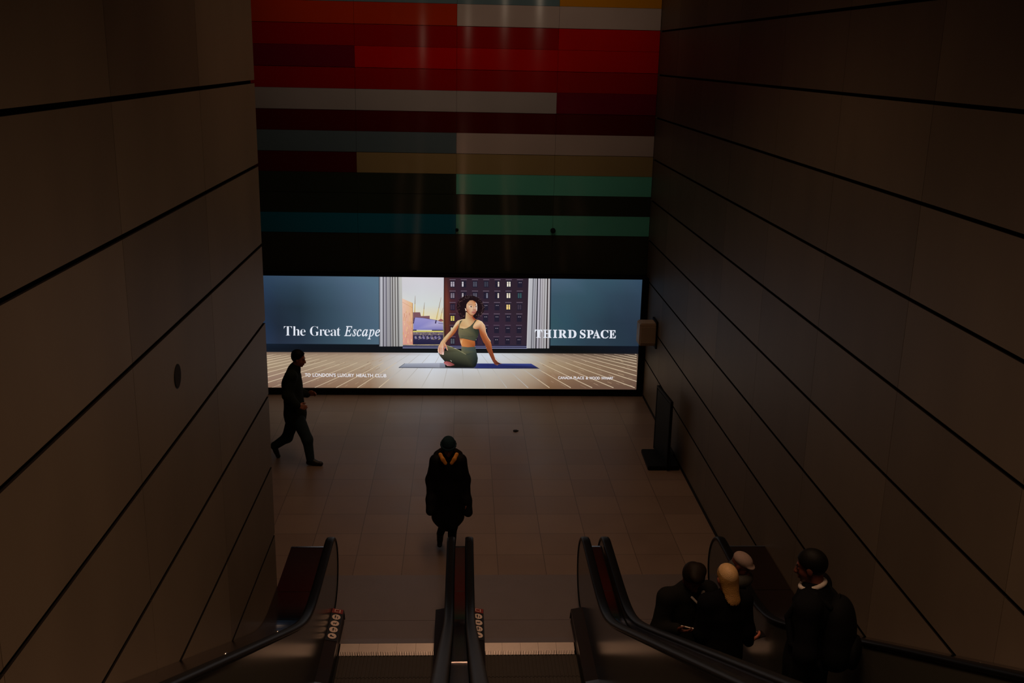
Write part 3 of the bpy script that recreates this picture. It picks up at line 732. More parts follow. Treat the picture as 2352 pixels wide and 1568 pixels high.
def deck(x0, x1, label, studs, front_y=10.44, bars=()):
    """polished cover between handrail and wall, or between two handrails"""
    org = ((x0+x1)/2, 9.8, 0)
    root = empty('escalator_deck', org); tag(root, label, 'escalator deck', 'polished decks along the escalators')
    def dz(y): return .90+softS(y, .16)
    rings = []
    ys = [front_y, front_y-.03]+[9.47]
    MB().sweep([[Vector((x0, y, .90)), Vector((x1, y, .90)), Vector((x1, y, .86)), Vector((x0, y, .86))] for y in (front_y, 9.464)]).build('level_cover', M['deck'], root, offset=org, bevel=.004)
    yy = [9.456]+[9.4-.06*k for k in range(22)]+[8.0-.4*k for k in range(24)]
    MB().sweep([[Vector((x0, y, dz(y))), Vector((x1, y, dz(y))), Vector((x1, y, dz(y)-.04)), Vector((x0, y, dz(y)-.04))] for y in yy if y > YTOP]).build('sloping_cover', M['deck'], root, offset=org)
    MB().box(x0+.004, x1-.004, front_y-.02, front_y-.001, 0, .86).build('end_panel', M['deck'], root, offset=org)
    MB().poly_prism([(front_y+.0005, .904), (front_y+.034, .8968), (front_y+.034, .884), (front_y+.0005, .858)], 0, x0, x1).build('edge_trim', M['steelrim'], root, offset=org)
    for by in bars: MB().box(x0+.002, x1-.002, by-.006, by+.006, dz(by)-.01, dz(by)+.006).build('cover_strip', M['chrome'], root, offset=org)
    for (sx, sy) in studs:
        MB().disc((sx, sy), .016, 2, (dz(sy)-.005, dz(sy)+.03), 16).dome((sx, sy, dz(sy)+.03), .018, (0, 0, 1), 16).build('anti_slide_stud', M['chrome'], root, smooth=True, offset=org)
    return root
deck(XL+.004, -1.503, 'broad polished deck between the left escalator and the left stone wall', [(-1.6, 8.09), (-1.6, 6.27), (-1.6, 4.46), (-1.6, 2.66)])
deck(-.052, .057, 'narrow polished deck between the left and middle escalators, below the camera', [], bars=(5.97, 4.2))
deck(1.468, 1.602, 'narrow polished deck between the middle and right escalators', [])
deck(3.018, W-.004, 'broad polished deck between the right escalator and the right stone wall', [(3.2, 7.2), (3.2, 5.4)])

# ------------------------------------------------------------------ small fixtures
b_o = (W, 17.55, 1.3)
bx = empty('wall_box', b_o); tag(bx, 'small cream box fixed to the right wall beside the lit screen', 'wall box')
MB().box(3.15, W-.002, 17.40, 17.72, 1.29, 1.70).build('housing', M['cream'], bx, bevel=.02, offset=b_o)
MB().box(3.17, W-.002, 17.385, 17.40, 1.34, 1.64).build('cover_plate', M['cream'], bx, bevel=.004, offset=b_o)
MB().box(W-.03, W-.001, 17.36, 17.76, 1.25, 1.74).build('mounting_plate', M['black'], bx, offset=b_o)

d_o = (XL, 6.57, 4.115)
dr = empty('wall_speaker', d_o); tag(dr, 'small dark round fixture set flush in the left stone wall', 'wall fixture')
MB().disc((6.57, 4.115), .075, 0, (XL-.02, XL+.004), 28).build('grille', M['fixture'], dr, bevel=.003, offset=d_o)
MB().disc((6.57, 4.115), .082, 0, (XL-.02, XL+.002), 28).build('rim', M['black'], dr, offset=d_o)
for x, z, rr, lab in ((1.672, 3.12, .042, 'dark dome fixture on the lowest green panel of the back wall'), (-.10, 3.11, .026, 'faint dark dome fixture where teal panel meets green on the back wall')):
    o_ = (x, DB-.03, z); t = empty('dome_fixture', o_); tag(t, lab, 'dome fixture', 'dome fixtures on the back wall')
    MB().disc((x, z), rr*1.15, 1, (DB-.055, DB-.028), 24).build('base_ring', M['fixture'], t, offset=o_)
    MB().dome((x, DB-.055, z), rr, (0, -1, 0), 24).build('dome', M['black'], t, smooth=True, offset=o_)

s_o = (3.16, 15.17, 0)
sg = empty('poster_stand', s_o); tag(sg, 'dark floor-standing poster stand on a flat base beside the right wall', 'poster stand')
MB().poly_prism([(2.93, 14.80), (3.43, 14.80), (3.42, 15.55), (2.95, 15.55)], 2, 0, .07).build('base', M['black'], sg, bevel=.012, offset=s_o)
def tilt(mb, a, piv):
    bmesh.ops.rotate(mb.bm, verts=mb.bm.verts, cent=piv, matrix=Matrix.Rotation(a, 3, 'Z')); return mb
SGA = math.radians(4)
pv = (3.2, 15.17, 0)
tilt(MB().box(3.19, 3.215, 14.77, 15.57, .07, 1.14), SGA, pv).build('panel', M['black'], sg, bevel=.005, offset=s_o)
fm = MB()
for (a, b, c, d) in ((14.75, 15.59, 1.12, 1.15), (14.75, 15.59, .07, .10), (14.75, 14.78, .1, 1.12), (15.56, 15.59, .1, 1.12)): fm.box(3.18, 3.225, a, b, c, d)
tilt(fm, SGA, pv).build('panel_frame', M['steelrim'] if False else M['black'], sg, offset=s_o)
tilt(MB().box(3.184, 3.189, 14.80, 15.54, .12, 1.10), SGA, pv).build('poster', M['signgreen'], sg, offset=s_o)
tilt(MB().box(3.186, 3.19, 14.76, 15.58, 1.148, 1.153), SGA, pv).build('top_highlight_strip', M['chrome'], sg, offset=s_o)  # bright sliver put in for the highlight along the panel's top edge

me = MB().dome((.94, 16.53, 0), .045, (0, 0, 1), 12, .5)
for v in me.bm.verts: v.co.x += .012*math.sin(v.co.y*190); v.co.y += .012*math.sin(v.co.x*230)
tag(me.build('litter_scrap', M['scrap'], offset=(.94, 16.53, 0)), 'small dark scrap lying on the open tiled floor', 'litter').location = (.94, 16.53, 0)

# ------------------------------------------------------------------ people: signed-distance modelling, polygonised here
def v3(*a): return np.array(a, dtype=np.float64)
def unit(v): v = np.asarray(v, float); return v/np.linalg.norm(v)
def cone(a, b, ra, rb, sq=None):
    a, b = np.asarray(a, float), np.asarray(b, float)
    def f(p):
        q = p-a; d = b-a
        fac = 1.
        if sq is not None:
            ax, s = sq; ax = unit(ax)
            q = q+np.outer(q@ax, ax)*(1/s-1); d = d+ax*(d@ax)*(1/s-1); fac = min(1., s)*.5+.5*min(1., s)**.5
        t = np.clip((q@d)/max(d@d, 1e-9), 0, 1)
        return (np.linalg.norm(q-t[:, None]*d, axis=1)-(ra+(rb-ra)*t))*fac
    f.box = (np.minimum(a-ra, b-rb), np.maximum(a+ra, b+rb)); return f
def ell(c, r, R=None):
    c, r = np.asarray(c, float), np.asarray(r, float); R = np.eye(3) if R is None else R   # columns = local axes
    def f(p):
        q = (p-c)@R; k0 = np.linalg.norm(q/r, axis=1); k1 = np.linalg.norm(q/(r*r), axis=1)+1e-9
        return k0*(k0-1)/k1
    m = r.max(); f.box = (c-m, c+m); return f
def union(prims, k=.02):
    def f(p):
        d = prims[0](p)
        for g in prims[1:]:
            e = g(p); h = np.maximum(k-np.abs(d-e), 0)/k
            d = np.minimum(d, e)-h*h*k*.25
        return d
    f.box = (np.min([g.box[0] for g in prims], 0), np.max([g.box[1] for g in prims], 0)); return f
def nets(f, h):
    lo, hi = f.box[0]-2.5*h, f.box[1]+2.5*h
    n = np.ceil((hi-lo)/h).astype(int)+1
    ax = [lo[i]+h*np.arange(n[i]) for i in range(3)]
    Vv = np.empty(n)
    for i in range(n[0]):
        g = np.stack(np.meshgrid(ax[0][i:i+1], ax[1], ax[2], indexing='ij'), -1).reshape(-1, 3)
        Vv[i] = f(g).reshape(n[1], n[2])
    ins = Vv < 0
    m = n-1
    cnt = np.zeros(m); acc = np.zeros((*m, 3))
    base = np.stack(np.meshgrid(*[np.arange(k) for k in m], indexing='ij'), -1).astype(float)
    cs = [(a, b, c) for a in (0, 1) for b in (0, 1) for c in (0, 1)]
    def corner(c): return Vv[c[0]:c[0]+m[0], c[1]:c[1]+m[1], c[2]:c[2]+m[2]]
    for i, a in enumerate(cs):
        for b in cs[i+1:]:
            if sum(x != y for x, y in zip(a, b)) != 1: continue
            A, B = corner(a), corner(b); cr = (A < 0) != (B < 0)
            t = np.where(cr, A/np.where(cr, A-B, 1), 0)
            for q in range(3):
                acc[..., q] += np.where(cr, a[q]+t*(b[q]-a[q]), 0)
            cnt += cr
    act = cnt > 0
    idx = -np.ones(m, int); idx[act] = np.arange(act.sum())
    pos = lo+h*(base[act]+acc[act]/cnt[act][:, None])
    quads = []
    for a in range(3):
        b, c = (a+1) % 3, (a+2) % 3
        sl0 = [slice(None)]*3; sl1 = [slice(None)]*3; sl0[a] = slice(0, -1); sl1[a] = slice(1, None)
        A, B = ins[tuple(sl0)], ins[tuple(sl1)]
        for flip in (False, True):
            cr = (A & ~B) if not flip else (~A & B)
            I = np.argwhere(cr); I = I[(I[:, b] > 0) & (I[:, c] > 0) & (I[:, b] < m[b]) & (I[:, c] < m[c])]
            if not len(I): continue
            def at(db, dc):
                J = I.copy(); J[:, b] -= db; J[:, c] -= dc; return idx[J[:, 0], J[:, 1], J[:, 2]]
            q = np.stack([at(1, 1), at(0, 1), at(0, 0), at(1, 0)], 1)
            if flip: q = q[:, ::-1]
            quads.append(q)
    return pos, np.concatenate(quads)
def solid(name, fields, mats, parent, org, paint=None):
    """fields: list of (field, voxel size); one mesh. paint(points)->material index per vertex"""
    Vs, Qs, o = [], [], 0
    for f, h in fields:
        p, q = nets(f, h); Vs.append(p); Qs.append(q+o); o += len(p)
    P = np.concatenate(Vs); Q = np.concatenate(Qs)
    me = bpy.data.meshes.new(name); me.from_pydata((P-np.asarray(org)).tolist(), [], Q.tolist())
    for m in mats: me.materials.append(m)
    if paint is not None:
        ix = paint(P); me.polygons.foreach_set('material_index', np.asarray([int(ix[q[0]]) for q in Q], dtype=np.int32))
    return link(name, me, None, parent, True)

def axes(f, u):
    f = unit(f); r = unit(np.cross(f, u)); return r, f, np.cross(r, f)    # right, forward, up
class Head:
    def __init__(s, c, f, u, k=1.):
        s.c, s.k = np.asarray(c, float), k; s.r, s.f, s.u = axes(f, u); s.R = np.stack([s.r, s.f, s.u], 1)
    def at(s, x, y, z): return s.c+s.k*(s.r*x+s.f*y+s.u*z)
    def field(s, neck):
        k = s.k
        E = lambda x, y, z, a, b, c: ell(s.at(x, y, z), (a*k, b*k, c*k), s.R)
        base = union([E(0, -.012, .03, .075, .094, .088), E(0, .022, -.035, .057, .070, .082), E(0, .066, -.098, .022, .018, .016),
                      E(-.035, .045, -.03, .022, .03, .03), E(.035, .045, -.03, .022, .03, .03),
                      cone(s.at(-.034, .079, .026), s.at(.034, .079, .026), .011*k, .011*k), cone(s.at(0, .086, .012), s.at(0, .107, -.030), .008*k, .014*k),
                      E(-.010, .098, -.034, .009, .010, .008), E(.010, .098, -.034, .009, .010, .008),
                      E(0, .086, -.060, .023, .012, .007), E(0, .084, -.071, .020, .012, .008),
                      E(-.077, -.005, -.005, .010, .020, .031), E(.077, -.005, -.005, .010, .020, .031),
                      cone(neck, s.at(0, -.018, -.05), .062*k, .054*k)], .014*k)
        socks = [ell(s.at(x, .094, .004), (.017*k, .014*k, .011*k), s.R) for x in (-.031, .031)]
        eyes = [ell(s.at(x, .078, .003), (.0125*k,)*3, s.R) for x in (-.031, .031)]
        def f(p):
            d = base(p)
            for g in socks: d = np.maximum(d, -(g(p)))*1.
            for g in eyes: d = np.minimum(d, g(p))
            return d
        f.box = base.box; return f
    def paint(s, P):
        q = (P-s.c)@s.R/s.k; ix = np.zeros(len(P), int)
        eye = (np.abs(np.abs(q[:, 0])-.031) < .010) & (np.abs(q[:, 2]-.003) < .008) & (q[:, 1] > .075) & (q[:, 1] < .1)
        lip = (np.abs(q[:, 0]) < .022) & (np.abs(q[:, 2]+.065) < .012) & (q[:, 1] > .082)
        brow = (np.abs(np.abs(q[:, 0])-.034) < .018) & (np.abs(q[:, 2]-.030) < .005) & (q[:, 1] > .07)
        ix[eye | brow] = 1; ix[lip] = 2; return ix
    def hair(s, grow=.012, n=(0, -.72, .69), off=.0, extra=()):
        k = s.k; e = union([ell(s.at(0, -.014, .032), ((.076+grow)*k, (.096+grow)*k, (.090+grow)*k), s.R)]+list(extra), .03)
        nn = s.R@unit(n)
        def f(p): return np.maximum(e(p), -((p-s.c)@nn-off*k))
        f.box = e.box; return f

def hand_field(w, f, n, right=True, curl=.5, k=1., spread=.0):
    f = unit(f); n = unit(np.asarray(n)-f*np.dot(n, f)); t = np.cross(f, n)*(1 if right else -1)
    w = np.asarray(w, float); pr = []
    kn = [(.029, .082), (.010, .088), (-.010, .084), (-.028, .076)]
    for (tx, fy) in kn: pr.append(cone(w+t*tx*.55*k, w+t*tx*k+f*fy*k, .0155*k, .0125*k))
    palm = union(pr, .012)
    fing = []
    for (tx, fy), L in zip(kn, (.070, .078, .072, .056)):
        p = w+t*tx*k+f*fy*k; ang = 0
        d0 = unit(f+t*tx*spread*8)
        for sgm, fr, r0, r1 in ((0, .45, .0098, .0088), (1, .30, .0088, .0080), (2, .25, .0080, .0066)):
            ang += curl*(.7 if sgm == 0 else 1.)
            d = d0*math.cos(ang)+n*math.sin(ang); q = p+d*L*fr*k
            fing.append(cone(p, q, r0*k, r1*k)); p = q
    th = w+f*.022*k+t*.018*k; a1 = th+unit(f*.55+t*.8+n*.25)*.042*k; a2 = a1+unit(f*.85+t*.35+n*.35)*.030*k; a3 = a2+unit(f*.9+t*.1+n*.4)*.024*k
    thumb = [cone(th, a1, .0145*k, .0115*k), cone(a1, a2, .0112*k, .0098*k), cone(a2, a3, .0098*k, .0076*k)]
    wr = cone(w-f*.05*k, w+f*.015*k, .026*k, .024*k, (n, .7))
    allp = [palm, wr]+thumb+fing
    def F_(p):
        d = union([palm, wr]+thumb[:1], .015)(p)
        for g in thumb[1:]+fing:
            e = g(p); h = np.maximum(.005-np.abs(d-e), 0)/.005; d = np.minimum(d, e)-h*h*.005*.25
        return d
    F_.box = (np.min([g.box[0] for g in allp], 0), np.max([g.box[1] for g in allp], 0)); return F_

class Person:
    """joints in world space; the parts are cut out of one figure"""
    def __init__(s, label, base, face, k=1.):
        s.root = empty('person', base); tag(s.root, label, 'person'); s.o = np.asarray(base, float); s.k = k
        s.f = unit((face[0], face[1], 0)); s.r = np.array([s.f[1], -s.f[0], 0.]); s.u = v3(0, 0, 1)
        s.j = {}
        L = s.loc
        s.j.update(hipR=L(.09, 0, .92), hipL=L(-.09, 0, .92), kneeR=L(.10, .02, .50), kneeL=L(-.10, .02, .50), ankR=L(.105, -.02, .085), ankL=L(-.105, -.02, .085),
                   toeR=L(.125, .17, .03), toeL=L(-.125, .17, .03), pel=L(0, 0, .95), waist=L(0, 0, 1.10), chest=L(0, .0, 1.30), neck=L(0, -.01, 1.475),
                   shR=L(.185, 0, 1.425), shL=L(-.185, 0, 1.425), elR=L(.235, -.03, 1.13), elL=L(-.235, -.03, 1.13), wrR=L(.25, .05, .89), wrL=L(-.25, .05, .89))
        s.headc = L(0, .02, 1.635); s.hf = s.f; s.hu = s.u
        s.hand = dict(R=(unit(s.j['wrR']-s.j['elR']), -s.r, .45), L=(unit(s.j['wrL']-s.j['elL']), s.r, .45))
    def loc(s, x, y, z): return s.o+s.k*(s.r*x+s.f*y+s.u*z)
    def body(s, skin):
        j, k = s.j, s.k
        s.head = Head(s.headc, s.hf, s.hu, k)
        tor = union([cone(j['pel'], j['waist'], .125*k, .115*k, (s.f, .7)), cone(j['waist'], j['chest'], .115*k, .14*k, (s.f, .7)), cone(j['shL'], j['shR'], .05*k, .05*k), cone(j['chest'], j['neck'], .10*k, .055*k)] +
                    [c for a in 'LR' for c in (cone(j['sh'+a], j['el'+a], .048*k, .038*k), cone(j['el'+a], j['wr'+a], .038*k, .026*k), cone(j['hip'+a], j['knee'+a], .078*k, .05*k), cone(j['knee'+a], j['ank'+a], .05*k, .036*k), cone(j['ank'+a], j['toe'+a], .035*k, .025*k))], .04)
        flds = [(tor, .018), (s.head.field(j['neck']), .0062)]
        for a in 'LR':
            f, n, cu = s.hand[a]; flds.append((hand_field(j['wr'+a]+unit(f)*.012*k, f, n, a == 'R', cu, k), .0042))
        return solid('body', flds, [skin, M['eye'], M['lip']], s.root, s.o, s.head.paint)
    def torso(s, name, m, rs=1., hem=None, hemr=.2, arms=1., collar=.07, h=.013, extra=(), kk=.05, depth=.66):
        j, k = s.j, s.k
        P = [cone(j['waist'], j['chest'], .150*rs*k, .170*rs*k, (s.f, depth)), cone(j['chest'], (j['shL']+j['shR'])/2+s.u*.0, .160*rs*k, .105*rs*k, (s.f, depth)),
             cone(j['shL'], j['shR'], .070*k*rs, .070*k*rs), cone((j['shL']+j['shR'])/2, j['neck'], .09*k, collar*k)]
        P.append(cone(j['waist'], j['pel'], .150*rs*k, .165*rs*k, (s.f, depth+.06)))
        if hem is not None: P.append(cone(j['pel'], hem, .165*rs*k, hemr*k, (s.f, depth+.1)))
        for a in 'LR':
            P += [cone(j['sh'+a], j['el'+a], .068*arms*k, .058*arms*k), cone(j['el'+a], j['wr'+a], .058*arms*k, .044*arms*k)]
        return solid(name, [(union(P+list(extra), kk), h)], [m], s.root, s.o)
    def trousers(s, m, rs=1., name='trousers'):
        j, k = s.j, s.k
        P = [cone(j['pel'], (j['hipL']+j['hipR'])/2, .145*k, .135*k, (s.f, .75))]
        for a in 'LR': P += [cone(j['hip'+a], j['knee'+a], .092*rs*k, .068*rs*k), cone(j['knee'+a], j['ank'+a]+(j['knee'+a]-j['ank'+a])*.02, .066*rs*k, .052*rs*k)]
        return solid(name, [(union(P, .04), .012)], [m], s.root, s.o)
    def shoes(s, m):
        j, k = s.j, s.k
        for a in 'LR':
            an, to = j['ank'+a], j['toe'+a]; d = unit(to-an-s.u*0); flat = unit((to-an)*v3(1, 1, .9))
            heel = an-s.u*.045*k-unit((to-an)*v3(1, 1, 0))*.03*k if abs(an[2]-to[2]) < .12*k else an+(to-an)*.0-unit(to-an)*.03*k
            P = [cone(heel, to, .040*k, .036*k), cone(an, (an+to)/2-s.u*.01*k, .045*k, .040*k), cone(an, an+(j['knee'+a]-an)*.12, .046*k, .046*k)]
            solid('shoe', [(union(P, .02), .009)], [m], s.root, s.o)
    def part(s, name, field, h, m): return solid(name, [(field, h)], [m], s.root, s.o)

A = lambda p: np.array(aty(*p))
def fold_strip(pts, w, th, nrm):
    """soft strip of cloth along pts as a chain of flattened cones"""
    return union([cone(a, b, w, w, (nrm, th)) for a, b in zip(pts[:-1], pts[1:])], .01)

# --- walking man in profile, in front of the screen
p = Person('man in dark jumper and jeans striding to the right in front of the lit screen', (-2.5, 15.1, 0), (1, -.05), 1.02)
j = p.j
j.update(neck=A((676, 848, 15.15)), shR=A((668, 864, 14.98)), shL=A((677, 862, 15.32)), elR=A((660, 908, 14.90)), elL=A((686, 900, 15.38)), wrR=A((683, 931, 14.90)), wrL=A((705, 905, 15.36)),
         chest=A((671, 882, 15.15)), waist=A((675, 922, 15.15)), pel=A((678, 950, 15.15)), hipR=A((682, 957, 15.06)), hipL=A((676, 956, 15.24)), kneeR=A((706, 1009, 15.0)), kneeL=A((660, 1004, 15.26)),
         ankR=A((713, 1052, 15.0)), ankL=A((630, 1024, 15.3)), toeR=A((737, 1065, 14.98)), toeL=A((639, 1047, 15.3)))
j['toeR'][2] = .032; j['ankR'][2] = .09; j['toeL'][2] = max(.03, j['toeL'][2])
p.headc = A((686, 824, 15.14)); p.hf = unit((1, -.1, -.22)); p.hu = unit((.22, 0, 1))
p.hand = dict(R=(unit((1, -.05, -.25)), unit((0, .9, -.4)), .6), L=(unit((.8, 0, .1)), unit((0, -1, -.3)), .6))
p.body(M['skin']); p.torso('jumper', M['jumper'], 1.22, j['pel']-v3(0, 0, .06), .19, 1.25, .082, depth=.72, extra=[cone(j['neck'], j['neck']+v3(.02, 0, .05), .085, .074)]); p.trousers(M['jeans'], 1.2); p.shoes(M['shoe'])
p.part('hair', p.head.hair(.012, (0, -.80, .60), -.004, [ell(p.head.at(0, -.03, .07), (.075, .09, .07), p.head.R)]), .008, M['hairblack'])

# --- person in a long coat walking towards the escalators
p = Person('person in teal beanie and long black hooded coat walking toward the escalators', (-.155, 12.02, 0), (0.04, -1), .925)
j = p.j; L = p.loc
j.update(kneeR=L(.05, -.03, .47), ankR=L(.10, -.30, .17), toeR=L(.11, -.19, .05), kneeL=L(-.06, .10, .48), ankL=L(-.05, .06, .085), toeL=L(-.055, .24, .03))
j.update(shR=L(.160, 0, 1.40), shL=L(-.160, 0, 1.40), elR=L(.225, -.03, 1.11), elL=L(-.225, -.02, 1.11), wrR=L(.235, .07, .86), wrL=L(-.255, .05, .83))
p.headc = L(0, .055, 1.61); p.hf = unit(p.f+v3(0, 0, -.25)); p.hu = unit(v3(0, 0, 1)+p.f*.25)
p.body(M['skindark'])
qu = [cone(L(-.10, .0, z), L(.10, .0, z), .118, .118, (p.f, .95)) for i, z in enumerate((1.20, 1.04, .88, .72, .58))]
for a in 'LR': qu.append(cone(j['wr'+a], j['wr'+a]+(j['wr'+a]-j['el'+a])*.55+p.f*.01, .062, .060))
p.torso('puffer_coat', M['puffer'], 1.05, L(0, -.01, .52), .165, 1.32, .10, extra=qu, depth=.78)
p.trousers(M['coat']); p.shoes(M['shoe'])
ring = []
for k_ in range(9):
    a = -2.35+k_*4.7/8
    ring.append(L(.14*math.sin(a), -.02-.10*math.cos(a), 1.435+.04*math.cos(a)))
p.part('fur_hood', union([cone(a, b, .062, .062) for a, b in zip(ring[:-1], ring[1:])], .03), .012, M['fur'])
for sx in (-1, 1):
    cl = [L(sx*.042, .165, 1.43), L(sx*.076, .165, 1.485), L(sx*.110, .135, 1.545)]
    p.part('orange_lining', union([cone(a, b, .024, .026, (p.f, .4)) for a, b in zip(cl[:-1], cl[1:])], .01), .008, M['orange'])
hd = p.head
p.part('beanie', hd.hair(.022, (0, -.30, .95), .028, [ell(hd.at(0, -.02, .10), (.07, .075, .05), hd.R)]), .008, M['teal'])
p.part('beanie_cuff', union([cone(hd.at(.093*math.cos(t), -.014+.112*math.sin(t), .045+.03*-math.sin(t)*.6), hd.at(.093*math.cos(t+.4), -.014+.112*math.sin(t+.4), .045-.03*math.sin(t+.4)*.6), .016, .016) for t in np.arange(0, 6.3, .4)], .01), .008, M['teal'])

# --- man looking at a white phone on the right escalator
def rider(label, x, y, face, k): return Person(label, (x, y, tread_z(y)), face, k)
p = rider('dark-haired man in black coat looking down at a white phone on the right escalator', 2.03, 8.15, (.3, -1), 1.045)
j = p.j; L = p.loc
j.update(shR=L(.195, .02, 1.415), shL=L(-.195, .02, 1.415), elR=L(.27, .04, 1.13), elL=L(-.25, .0, 1.12), wrL=L(-.24, .08, .88), wrR=L(.205, .22, 1.23), neck=L(0, .02, 1.47))
p.headc = L(0, .085, 1.605); p.hf = unit(p.f+v3(0, 0, -.8)); p.hu = unit(v3(0, 0, 1)+p.f*.8)
p.hand['R'] = (unit(-p.r*.45+p.f*.75+v3(0, 0, .15)), unit(-p.r*.35+v3(0, 0, .8)-p.f*.5), .38)
p.body(M['skindark']); p.torso('coat', M['coat2'], 1.12, L(0, 0, .62), .20, 1.22, .075); p.trousers(M['coat']); p.shoes(M['shoe'])
hd = p.head
p.part('hair', hd.hair(.016, (0, -.62, .78), .0, [ell(hd.at(.02, .035, .105), (.062, .062, .034), hd.R), ell(hd.at(-.04, -.02, .11), (.05, .06, .03), hd.R)]), .008, M['hairbrown'])
p.part('shirt_collar', union([cone(L(-.085, .125, 1.475), L(-.035, .185, 1.395), .020, .015, (p.f, .5)), cone(L(.03, .14, 1.455), L(-.02, .175, 1.40), .012, .010, (p.f, .5))], .01), .005, M['shirt'])
ph = unit(-p.r*.75+p.f*.6)
def phone(label, c, ax, up, m, scr, w=.072, l=.148):
    o_ = tuple(c); root = empty('phone', o_); tag(root, label, 'phone')
    ax, up = Vector(ax).normalized(), Vector(up).normalized(); sd = ax.cross(up).normalized(); up = sd.cross(ax)
    def slab(nm, hw, hl, t0, t1, mm, bev):
        mb = MB(); mb.box(-hw, hw, -hl, hl, t0, t1)
        for v in mb.bm.verts: v.co = sd*v.co.x+ax*v.co.y+up*v.co.z
        return mb.build(nm, mm, root, bevel=bev)
    slab('case', w/2, l/2, -.004, .004, m, .003); slab('screen_glass', w/2-.004, l/2-.008, .004, .0048, scr, 0)
    return root
hd_, hn_ = p.hand['R'][0], p.hand['R'][1]
pc_ = j['wrR']+hd_*.115+hn_*.030-p.r*.02
phone('white phone in the hand of the man looking down at it', pc_, hd_, hn_, M['phonewhite'], M['phonewhite'])

# --- blonde woman seen from behind, phone in her outstretched hand
p = rider('blonde woman in black coat seen from behind, on the right escalator', 2.28, 7.78, (-.15, 1), .985)
j = p.j; L = p.loc
j.update(shR=L(.165, 0, 1.42), shL=L(-.165, 0, 1.42), elR=L(.225, .0, 1.12), wrR=L(.325, .15, .90), elL=L(-.195, .02, 1.12), wrL=L(-.13, .17, .95))
p.hf = unit(p.f+v3(-.2, 0, -.1))
p.hand = dict(R=(unit(p.r*.85+p.f*.45+v3(0, 0, .0)), unit(p.f*.5-p.r*.2+v3(0, 0, .8)), .35), L=(unit(p.f), p.r, .5))
p.body(M['skinred']); p.torso('coat', M['coat'], 1.08, L(0, 0, .55), .215, 1.15, .07); p.trousers(M['coat']); p.shoes(M['shoe'])
hd = p.head
p.part('long_hair', hd.hair(.009, (0, -.8, .6), -.01, [cone(hd.at(0, -.05, -.02), hd.at(0, -.085, -.20), .080, .072, (p.f, .75)), cone(hd.at(0, -.085, -.20), hd.at(.01, -.10, -.28), .078, .035, (p.f, .7))]), .008, M['hairblond'])
p.part('lit_hair_crown', hd.hair(.012, (0, -.55, .83), .055), .008, M['hairlit'])  # crown shell in the lighter blond, standing in for light from above
hc = j['wrR']+unit(p.r*.85+p.f*.45)*.13+v3(0, 0, .012)
phone('dark phone held out in the right hand of the blonde woman', hc, p.r*.95+p.f*.3, v3(0, -.35, 1), M['phoneblack'], M['phoneblack'])

# --- person in a pale cap further down, by the right-hand handrail
p = rider('person in pale cap and grey scarf behind the blonde woman, by the far right handrail', 2.645, 8.75, (1, -.7), .985)
j = p.j; L = p.loc
p.headc = L(0, .04, 1.60); p.hf = unit(p.f+v3(0, 0, -.45)); p.hu = unit(v3(0, 0, 1)+p.f*.45)
j.update(shR=L(.14, 0, 1.41), shL=L(-.14, 0, 1.41), elR=L(.17, -.02, 1.12), elL=L(-.17, -.02, 1.12), wrR=L(.17, .08, .88), wrL=L(-.17, .08, .88))
p.body(M['skindark']); p.torso('coat', M['coat'], .88, L(0, 0, .6), .17, .9, .075); p.trousers(M['coat']); p.shoes(M['shoe'])
hd = p.head
p.part('flat_cap', union([ell(hd.at(0, -.012, .070), (.084, .100, .062), hd.R), ell(hd.at(0, .075, .058), (.062, .050, .014), hd.R)], .02), .008, M['capgrey'])
p.part('scarf', union([cone(L(.10*math.sin(a), .02+.085*math.cos(a), 1.47), L(.10*math.sin(a+.5), .02+.085*math.cos(a+.5), 1.47), .05, .05) for a in np.arange(0, 6.3, .5)]+[ell(hd.at(0, -.05, -.05), (.085, .06, .09), hd.R)], .03), .01, M['scarf'])

# --- man with a backpack standing higher up
p = rider('short-haired man in white collar wearing a black backpack, nearest on the right escalator', 2.56, 6.55, (-1, .55), 1.065)
j = p.j; L = p.loc
j.update(elR=L(.24, .06, 1.14), wrR=L(.22, .03, .87), elL=L(-.25, -.02, 1.13), wrL=L(-.235, .02, .86))
p.headc = L(0, .035, 1.635); p.hf = unit(p.f+v3(0, 0, -.22)); p.hu = unit(v3(0, 0, 1)+p.f*.2)
p.body(M['skindark']); p.torso('jacket', M['coat'], 1.18, L(0, 0, .74), .20, 1.2, .070, extra=[ell(L(0, -.07, 1.36), (.16, .10, .12), np.stack([p.r, p.f, p.u], 1))]); p.trousers(M['coat'], 1.05); p.shoes(M['shoe'])
p.part('hair', p.head.hair(.008, (0, -.66, .75), .0), .008, M['hairblack'])
p.part('shirt_collar', union([cone(L(.080*math.sin(a), .012+.078*math.cos(a), 1.512-.03*math.cos(a)), L(.080*math.sin(a+.3), .012+.078*math.cos(a+.3), 1.512-.03*math.cos(a+.3)), .016, .016) for a in np.arange(0, 6.3, .3)], .008), .006, M['shirt'])
bo = L(0, -.14, .88)
bp = empty('backpack', tuple(bo)); tag(bp, 'black backpack worn by the man nearest on the right escalator', 'backpack')
RB = np.stack([p.r, p.f, p.u], 1)
solid('main_compartment', [(union([ell(L(0, -.19, 1.20), (.17, .125, .26), RB), ell(L(0, -.19, 1.07), (.18, .135, .16), RB), ell(L(0, -.17, 1.35), (.14, .09, .12), RB)], .05), .012)], [M['bag']], bp, bo)
solid('front_pocket', [(ell(L(0, -.305, 1.08), (.125, .05, .13), RB), .010)], [M['bag']], bp, bo)
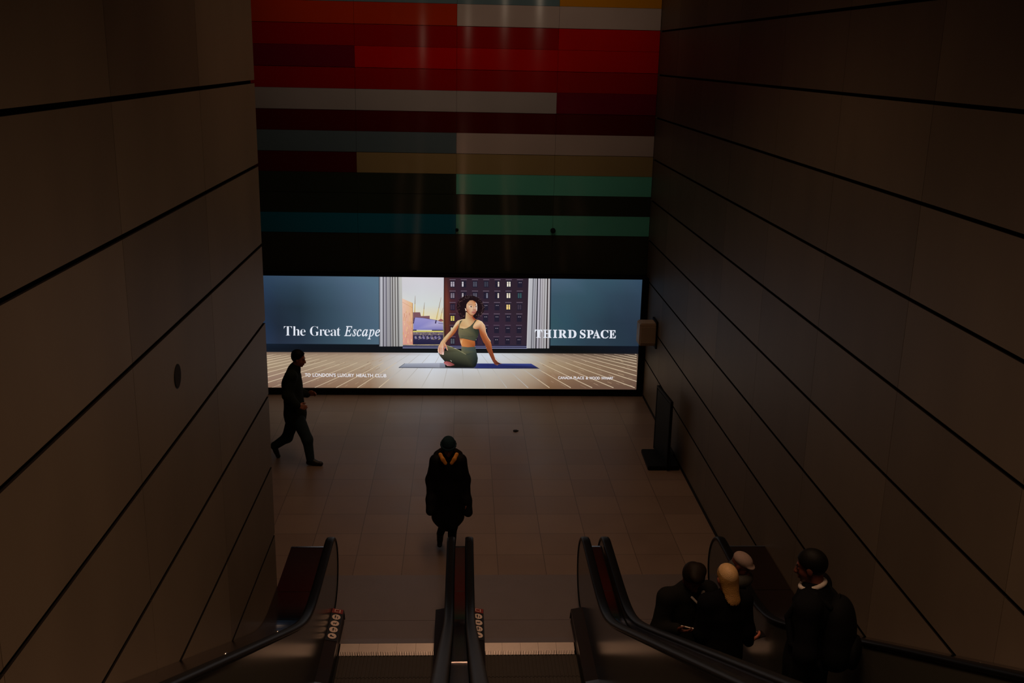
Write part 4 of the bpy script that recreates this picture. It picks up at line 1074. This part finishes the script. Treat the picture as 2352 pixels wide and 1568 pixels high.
solid('carry_handle', [(union([cone(L(-.04, -.17, 1.45), L(0, -.17, 1.48), .008, .008), cone(L(0, -.17, 1.48), L(.04, -.17, 1.45), .008, .008)], .006), .005)], [M['bag']], bp, bo)
for sx in (-1, 1):
    st = [L(sx*.10, -.13, 1.42), L(sx*.12, -.03, 1.495), L(sx*.13, .07, 1.44), L(sx*.13, .135, 1.30), L(sx*.16, .09, 1.12), L(sx*.17, -.10, 1.02)]
    solid('shoulder_strap', [(union([cone(a, b, .022, .022) for a, b in zip(st[:-1], st[1:])], .01), .008)], [M['bag']], bp, bo)

# ------------------------------------------------------------------ light
def area(name, loc, size, energy, col, size_y=None, rot=(0, 0, 0), shape='RECTANGLE', spread=PI):
    l = bpy.data.lights.new(name, 'AREA'); l.energy = energy; l.color = col; l.shape = shape; l.size = size
    if size_y: l.size_y = size_y
    l.spread = spread
    o = bpy.data.objects.new(name, l); COL.objects.link(o); o.location = loc; o.rotation_euler = rot
    return o
WARM = (1, .60, .36)
D2 = math.radians
area('ceiling_fill_strip', (.2, 14.2, 9.6), 1.4, 19, WARM, 6, spread=D2(75))  # unseen soft fill added over the hall floor
area('ceiling_fill_strip', (.4, 9.0, 9.6), 1.4, 37, WARM, 4.5, spread=D2(98))  # second added fill, above the foot of the escalators and the walls there
area('ceiling_fill_strip', (.7, 3.2, 9.6), 1.4, 84, WARM, 5, spread=D2(78))  # third added fill, brightens the walls nearer the camera
area('back_wall_fill', (-.1, 16.2, 9.6), 7.0, 9.5, (1, .66, .46), .25, rot=(D2(32), 0, 0), spread=D2(80))  # unseen light added to brighten the upper panels of the back wall
for x, z, en in ((2.75, 8.3, 3.2), (1.48, 8.1, 2.2), (.15, 7.4, 1.2), (-1.5, 6.75, 1.0)):      # upper concourse lamps behind the viewer
    area('concourse_lamp', (x, -1.6, z), .12, en, (1, .76, .54), rot=(D2(82), 0, 0), shape='DISK')
w = bpy.data.worlds.new('world'); SC.world = w; w.use_nodes = True
bg = w.node_tree.nodes['Background']; bg.inputs[0].default_value = (1, .62, .36, 1); bg.inputs[1].default_value = .004
